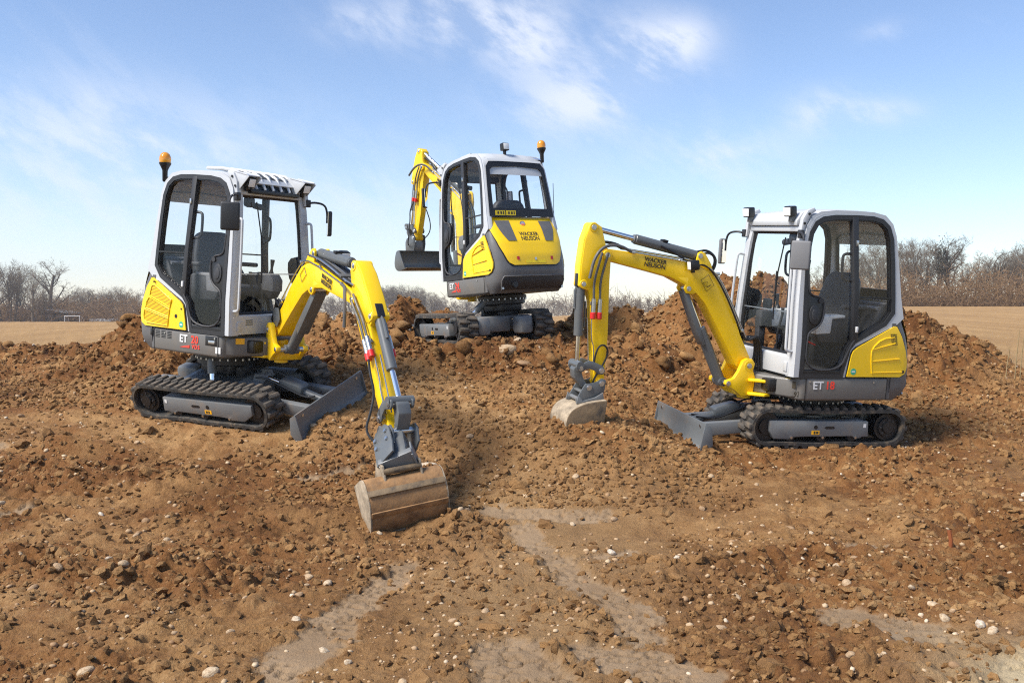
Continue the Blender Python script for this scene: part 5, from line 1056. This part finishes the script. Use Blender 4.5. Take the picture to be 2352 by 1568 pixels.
            s.p('unit_base', MB().box((0, 0, .015), (.19, .24, .05), .008).box((0, -.115, .05), (.15, .012, .14), .004).box((0, .115, .05), (.15, .012, .14), .004), 'chassis', Q, tu)
            for sd in (-1, 1):
                s.p('mount_plate', MB().prism([(-.055, -1.02), (-.012, -1.005), (.03, -1.03), (.10, -1.055), (.145, -1.065), (.165, -1.11), (.14, -1.20), (.02, -1.26), (-.06, -1.22), (-.075, -1.10)], sd * .095 - .008, sd * .095 + .008, .004), 'cyl', 'A')
            pin(-.012, -1.058, .112, .026, 'A', tu); pin(.105, -1.10, .112, .024, 'A', tu)
        else:
            F = 'A'; w = 1.0; X = Matrix.Rotation(R(16), 4, 'Y')
            s.fr['K'] = s.fr['A'] @ T(-.0, -.12, -1.05) @ Matrix.Rotation(R(10), 4, 'Y')
            b = s.bucket([(-.03, -.20), (.03, -.21), (.06, -.30), (.075, -.42), (.03, -.495), (-.04, -.51), (-.17, -.465)], w, 'K', 'blade', 'blade', 'cyl', 0, soft=1)
            for sd in (-1, 1): s.p('bucket_ear', MB().prism([(-.05, .03), (0, .045), (.04, .01), (.13, -.02), (.16, -.08), (.15, -.235), (-.04, -.20), (-.06, -.10)], sd * .10 - .008 + .12, sd * .10 + .008 + .12, .004), 'cyl', 'K', b)
            s.p('coupler_block', MB().box((.04, .12, -.13), (.16, .18, .13), .012).cyl((.08, 0.02, -.19), (.08, .22, -.19), .02, 12), 'chassis', 'K', b)
            pin(-.012, -1.058, .11, .024, F, b)
def XF(key): return Matrix.Identity(4) if key == 'left' else Matrix.Scale(-1, 4, (0, 1, 0))

ex_r = Excavator('right', 'yellow and grey mini excavator marked ET18, seen from its left side, at the right', 0, 0, 0)
ex_l = Excavator('left', 'yellow and grey mini excavator marked ET20 with tilting bucket reaching into the foreground', -25, -20, 34.4, pivot=(.74, -.03, .79))
ex_m = Excavator('middle', 'mini excavator turned away on the mound, yellow rear hood and beacon in view', 12, 33, 16, arm_scale=.88)

# ---------------------------------------------------------------- bare trees, thicket, far wood, barn, goals
def bark(name, a, b):
    m = mat(name, a, .9, spec=.2); q = NT(m); oi = q.n('ShaderNodeObjectInfo')
    q.l(q.mix(oi.outputs['Random'], a, b), q.b.inputs['Base Color']); return m
M['bark'] = bark('tree_bark', (.088, .072, .056), (.16, .132, .102)); M['twig'] = bark('twigs', (.125, .096, .070), (.21, .168, .122)); M['thicket'] = bark('thicket_twigs', (.21, .13, .068), (.23, .145, .078)); M['ivy'] = mat('ivy_leaves', (.05, .045, .025), .7)
class Sticks:
    def __init__(s): s.v = []; s.f = []; s.n = 0
    def add(s, pts, rad, k=3):
        P = np.array(pts, float); d = np.gradient(P, axis=0); d /= np.linalg.norm(d, axis=1)[:, None] + 1e-9
        up = np.array([.3, .9, .1]); a = np.cross(d, up); a /= np.linalg.norm(a, axis=1)[:, None] + 1e-9; b = np.cross(d, a)
        t = np.arange(k) * 2 * math.pi / k
        V = P[:, None] + (a[:, None] * np.cos(t)[None, :, None] + b[:, None] * np.sin(t)[None, :, None]) * np.array(rad)[:, None, None]
        n = len(P); s.v.append(V.reshape(-1, 3))
        for i in range(n - 1):
            for j in range(k): s.f.append((s.n + i * k + j, s.n + i * k + (j + 1) % k, s.n + (i + 1) * k + (j + 1) % k, s.n + (i + 1) * k + j))
        s.n += n * k
    def mesh(s, name):
        me = bpy.data.meshes.new(name); me.from_pydata(np.concatenate(s.v).tolist(), [], s.f); me.polygons.foreach_set('use_smooth', [True] * len(me.polygons)); return me
def bare_tree(seed, H=11.0, trunk=.35, spread=.8, dens=1.0, stems=1):
    r = np.random.default_rng(seed); tk, cr = Sticks(), Sticks()
    def grow(p, d, L, rad, lev):
        n = 5 if lev < 2 else (4 if lev < 3 else 3); pts = [p]; q = p.copy(); dd = d.copy()
        for i in range(n - 1):
            dd = dd + r.normal(size=3) * (.10 + .05 * lev) + np.array([0, 0, .07 if lev else .02]); dd /= np.linalg.norm(dd); q = q + dd * L / (n - 1); pts.append(q.copy())
        rd = np.linspace(rad, rad * (.45 if lev < 3 else .3), n); (tk if lev < 2 else cr).add(pts, rd, 5 if lev == 0 else 3)
        if lev >= 4: return
        nb = int({0: 11, 1: 7, 2: 6, 3: 4}[lev] * (dens if lev else 1))
        for k in range(nb):
            t = r.uniform(.28 if lev == 0 else .2, 1.0); i = min(int(t * (n - 1)), n - 2); f = t * (n - 1) - i; st = pts[i] * (1 - f) + pts[i + 1] * f
            az = r.uniform(0, 6.283); out = np.array([math.cos(az), math.sin(az), 0]); up = r.uniform(.25, .8) if lev == 0 else r.uniform(-.1, .6)
            nd = dd * (.35 + .3 * r.random()) + out * spread + np.array([0, 0, up * .6]); nd /= np.linalg.norm(nd)
            grow(st, nd, L * r.uniform(.42, .62) * (1 - .35 * t if lev == 0 else 1), max(rad * (1 - .6 * t) * .50, .014), lev + 1)
    for k in range(stems): grow(np.array([r.normal() * .4 * (stems > 1), r.normal() * .4 * (stems > 1), -.3]), np.array([r.normal() * .12, r.normal() * .12, 1.0]), H * r.uniform(.62, .72), trunk / math.sqrt(stems), 0)
    a, b = tk.mesh('trunk'), cr.mesh('crown'); a.materials.append(M['bark']); b.materials.append(M['twig'])
    top = max(v.co.z for v in b.vertices)
    return a, b, top
PROTO = [bare_tree(1, 11, .28, .70, .85), bare_tree(2, 11, .22, .45, .85), bare_tree(3, 11, .34, .85, .85), bare_tree(4, 11, .2, .5, .8, 2), bare_tree(5, 11, .25, .6, .9), bare_tree(8, 11, .18, .42, .8, 3)]
def tree(u, y, top_v, k, label, group=None, wide=1.0, name='bare_tree', base_v=None):
    x = (u - 1176) / 2090.7 * y; z = float(height(np.array([x]), np.array([y]), False)[0])
    zt = 1.4 + (700 - top_v) / 2090.7 * y; sc = max(.25, (zt - z) / PROTO[k][2])
    o = bpy.data.objects.new(name, None); COL.objects.link(o); o.location = (x, y, z); o.rotation_euler = (0, 0, random.uniform(0, 6.28)); o.scale = (sc * wide, sc * wide, sc)
    tag(o, label, 'tree', group)
    link('trunk', PROTO[k][0], None, o); link('crown', PROTO[k][1], None, o); return o
rt = random.Random(3)
# left wood edge
tree(116, 190, 588, 2, 'lone tall bare tree standing left of the barn', wide=.95)
for i, (u, v) in enumerate([(4, 600), (18, 592), (34, 598), (48, 604), (62, 600), (76, 618), (-20, 600), (-40, 606), (26, 612), (88, 640)]):
    tree(u, 185 + rt.uniform(-12, 14), v, (0, 4, 1, 3, 5)[i % 5], 'bare tree in the dense clump at the far left edge', 'clump of trees at the left edge', 1.0)
for i in range(26):
    u = 92 + i * 9.5; tree(u, 205 + rt.uniform(-12, 45), 660 + rt.uniform(-8, 14) + (10 if u < 160 else 0), rt.choice((1, 3, 4, 5)), 'bare tree in the row behind the football goals', 'row of trees behind the goals', 1.25)
# hazy wood in the middle distance
for i in range(26):
    u = 330 + i * 21; tree(u, 330 + rt.uniform(-25, 50), 672 + rt.uniform(-7, 9), rt.choice((0, 1, 3, 4, 5)), 'hazy bare tree in the distant wood behind the left excavator', 'distant wood behind the left excavator', 1.5)
for i in range(22):
    u = 866 + i * 6.4; v = 652 + 18 * abs((u - 915) / 75) ** 2; tree(u, 300 + rt.uniform(-15, 30), v + rt.uniform(-4, 5), rt.choice((0, 3, 4, 5)), 'hazy tree in the rounded copse left of the middle excavator', 'rounded copse left of the middle excavator', 1.3)
for i in range(30):
    u = 985 + i * 14; tree(u, 340 + rt.uniform(-25, 50), 690 + rt.uniform(-9, 6), rt.choice((0, 1, 3, 4, 5)), 'hazy low tree on the skyline behind the middle excavator', 'skyline trees behind the middle excavator', 1.6)
for i, u in enumerate([1400, 1418, 1432, 1455, 1470, 1492, 1508, 1530, 1546, 1562, 1590, 1612, 1640, 1665, 1700, 1740, 1775, 1800]):
    tree(u, 235 + rt.uniform(-20, 25), (682 if i % 3 else 676) + rt.uniform(-3, 6) - (0 if u < 1680 else 22 + (u - 1680) * .10), rt.choice((1, 3, 5, 0)), 'bare tree beyond the earth heap behind the yellow boom', 'trees beyond the earth heap', 1.15)
# tall trees on the right
broad = tree(2168, 128, 532, 2, 'broad bare tree with a dark ivy clump right of the right cab', wide=1.0)
for i, (u, v) in enumerate([(1850, 618), (1875, 606), (1900, 598), (1925, 590), (1948, 575), (1966, 562), (1985, 552), (2004, 546), (2022, 548), (2040, 545), (2058, 540), (2075, 538), (2092, 540), (2108, 541), (2122, 536), (2140, 546), (2195, 548), (1960, 580), (1995, 560), (2030, 556), (2066, 552), (2084, 548), (2100, 552), (2130, 556), (2150, 562), (2206, 575), (2220, 600)]):
    tree(u, 132 + rt.uniform(-9, 16), v + rt.uniform(-4, 6), rt.choice((1, 1, 4, 5, 0)), 'tall bare tree in the wood behind the right cab', 'wood behind the right cab', .95)
for i, (u, v) in enumerate([(2246, 585), (2262, 572), (2282, 566), (2300, 560), (2318, 566), (2336, 558), (2352, 552), (2372, 556), (2392, 560), (2410, 566), (2254, 600), (2272, 585), (2291, 580), (2309, 578), (2327, 574), (2344, 570)]):
    tree(u, 138 + rt.uniform(-8, 10), v + rt.uniform(-4, 4), (0, 4, 2, 1, 5)[i % 5], 'bare tree on the bank at the far right edge', 'trees on the right bank', 1.0)
def thicket(name, u0, u1, y0, y1, hfun, n, label, m, rad=.03):
    s = Sticks()
    for _ in range(n):
        u = rt.uniform(u0, u1); y = rt.uniform(y0, y1); x = (u - 1176) / 2090.7 * y; h = hfun(u) * rt.uniform(.35, 1.05); a, b = rt.gauss(0, .35), rt.gauss(0, .35); z = HZ(x, y)
        z0 = z + rt.random() ** 1.4 * h; L_ = rt.uniform(.5, 1.3) * rad * 26; d = np.array([rt.gauss(0, .7), rt.gauss(0, .7), rt.gauss(.22, .6)]); p = np.array([x, y, z0]); q_ = p + d * L_ * .5
        s.add([p, q_, q_ + (d + np.array([rt.gauss(0, .5), rt.gauss(0, .5), .2])) * L_ * .5], [rad, rad * .7, rad * .3])
    o = link(name, s.mesh(name), M[m]); return tag(o, label, 'bushes', kind='stuff')
_hx, _hy = np.meshgrid(np.linspace(-260, 260, 60), np.linspace(60, 460, 60)); _hz = height(_hx.ravel(), _hy.ravel(), False).reshape(60, 60)
def HZ(x, y):
    i = min(max((y - 60) / 400 * 59, 0), 58.99); j = min(max((x + 260) / 520 * 59, 0), 58.99); a, b = int(i), int(j); p, q_ = i - a, j - b
    return float(_hz[a, b] * (1 - p) * (1 - q_) + _hz[a + 1, b] * p * (1 - q_) + _hz[a, b + 1] * (1 - p) * q_ + _hz[a + 1, b + 1] * p * q_)
thicket('bramble_thicket', 1840, 2440, 116, 134, lambda u: 4.2 + 1.0 * max(0, min(1, (u - 2100) / 200)) + .5 * math.sin(u * .11) + .4 * math.sin(u * .043), 14000, 'brown brushwood thicket along the edge of the right field', 'thicket', .04)
thicket('hedge_undergrowth', -60, 330, 178, 215, lambda u: 5.0 + math.sin(u * .09), 9000, 'dull brown undergrowth under the trees on the left', 'thicket', .06)
thicket('far_undergrowth', 320, 1460, 290, 360, lambda u: 6.5 + 1.2 * math.sin(u * .05), 6500, 'grey hazy undergrowth of the far wood', 'twig', .10)
thicket('heap_side_undergrowth', 1380, 1860, 225, 262, lambda u: 4.0, 3500, 'pale undergrowth beyond the earth heap', 'twig', .07)
# ivy clump on the broad tree
b = Sticks(); c = px(2160, 600, y=127.6)
for _ in range(500):
    d = np.array([rt.gauss(0, .55), rt.gauss(0, .55), rt.gauss(0, 1.2)]); p = np.array(c) + d; b.add([p, p + np.array([rt.gauss(0, .2), rt.gauss(0, .2), rt.gauss(0, .2)])], [.07, .02])
o = link('ivy', b.mesh('ivy'), M['ivy'], broad); o.matrix_parent_inverse = Matrix.LocRotScale(broad.location, broad.rotation_euler, broad.scale).inverted(); o['kind'] = 'stuff'
# barn
M['barnwall'] = mat('barn_dark_wood', (.07, .06, .055), .8); M['barnroof'] = mat('barn_pale_roof', (.22, .22, .225), .6); M['goalwhite'] = mat('goal_white_paint', (.42, .42, .42), .5)
w = px(146, 738, y=186); zb = HZ(w.x, 186); bn = bpy.data.objects.new('barn', None); COL.objects.link(bn); bn.location = (w.x, 186, zb); bn.rotation_euler = (0, 0, R(-6)); tag(bn, 'low dark barn with a pale sloping roof under the trees on the left', 'barn')
link('wall', MB().box((0, 0, 1.1), (4.6, 5, 2.2)).mesh('wall'), M['barnwall'], bn); link('roof', MB().prism([(-2.9, 2.75), (2.9, 2.05), (2.9, 1.93), (-2.9, 2.62)], -3, 3, 0, None).mesh('roof'), M['barnroof'], bn)
link('door', MB().box((-1.2, -2.53, .9), (1.2, .06, 1.8)).mesh('door'), M['barnroof'], bn); link('window', MB().box((.9, -2.53, 1.3), (1.4, .05, .6)).mesh('window'), M['inner'], bn)
def goal(u, y, wd, ht, label):
    x = (u - 1176) / 2090.7 * y; o = bpy.data.objects.new('football_goal', None); COL.objects.link(o); o.location = (x, y, HZ(x, y)); tag(o, label, 'goal')
    for sx in (-1, 1): link('post', MB().cyl((sx * wd / 2, 0, -.2), (sx * wd / 2, 0, ht), .07, 8).mesh('post'), M['goalwhite'], o)
    link('crossbar', MB().cyl((-wd / 2 - .07, 0, ht), (wd / 2 + .07, 0, ht), .07, 8).mesh('crossbar'), M['goalwhite'], o); link('back_frame', MB().tube([(-wd / 2, 0, ht), (-wd / 2, 1.2, ht * .8), (-wd / 2, 1.6, 0), (wd / 2, 1.6, 0), (wd / 2, 1.2, ht * .8), (wd / 2, 0, ht)], .04, 6).mesh('back_frame'), M['goalwhite'], o)
goal(166, 165, 2.7, 1.25, 'small white football goal in front of the barn'); goal(321, 165, 3.4, 1.35, 'white football goal behind the left earth heap')
fb = bpy.data.objects.new('sports_fence', None); COL.objects.link(fb); w = px(238, 738, y=180); fb.location = (w.x, 180, HZ(w.x, 180)); tag(fb, 'low white board fence between the two football goals', 'fence')
for k in range(7): link('board', MB().box((-2.4 + k * .8, 0, .55), (.7, .05, .5)).mesh('board'), M['goalwhite'], fb)
for k in range(8): link('post', MB().box((-2.8 + k * .8, .04, .45), (.06, .06, 1.0)).mesh('post'), M['goalwhite'], fb)
# dry weeds at the right edge and a rusty stub
M['straw'] = mat('dry_straw', (.30, .22, .11), .9)
for i, (u, v0, v1, lab) in enumerate([(2331, 838, 752, 'tall dry weed stem at the far right, leaning right'), (2343, 832, 745, 'tallest dry weed stem at the far right edge'), (2310, 835, 795, 'short dry weed stem beside the right heap')]):
    a = px(u, v0, y=10.4); s = Sticks(); z = float(height(np.array([a.x]), np.array([10.4]))[0]); hgt = (v0 - v1) / 2090.7 * 10.4 + max(0, a.z - z)
    pts = [(a.x, 10.4, z - .03), (a.x + .02, 10.4, z + hgt * .5), (a.x + .05, 10.4, z + hgt)]; s.add(pts, [.006, .005, .002], 4)
    for k in range(7): t = .35 + .09 * k; p = np.array(pts[0]) * (1 - t) + np.array(pts[2]) * t; s.add([p, p + np.array([rt.gauss(0, .05), rt.gauss(0, .05), .06])], [.003, .001])
    tag(link('dry_weed', s.mesh('dry_weed'), M['straw']), lab, 'weed', 'dry weeds at the right edge')
w = px(2182, 1262); M['rust'] = mat('rusty_iron', (.22, .06, .015), .85); z = float(height(np.array([w.x]), np.array([w.y]))[0])
tag(link('rusty_stub', MB().tube([(w.x, w.y, z - .05), (w.x + .004, w.y, z + .03), (w.x - .002, w.y + .01, z + .085)], .012, 8).mesh('rusty_stub'), M['rust']), 'short rusty iron stub sticking out of the dark soil on the right', 'iron stub')
# ---------------------------------------------------------------- thin haze over the whole place
mh = bpy.data.materials.new('haze_air'); mh.use_nodes = True; t = mh.node_tree; t.nodes.clear(); o = t.nodes.new('ShaderNodeOutputMaterial'); v = t.nodes.new('ShaderNodeVolumePrincipled')
v.inputs['Color'].default_value = (.94, .965, 1, 1); v.inputs['Density'].default_value = .00045; v.inputs['Anisotropy'].default_value = .2; t.links.new(v.outputs[0], o.inputs['Volume'])
tag(link('haze', MB().box((0, 420, 12), (1700, 1000, 56)).mesh('haze'), mh), kind='stuff')
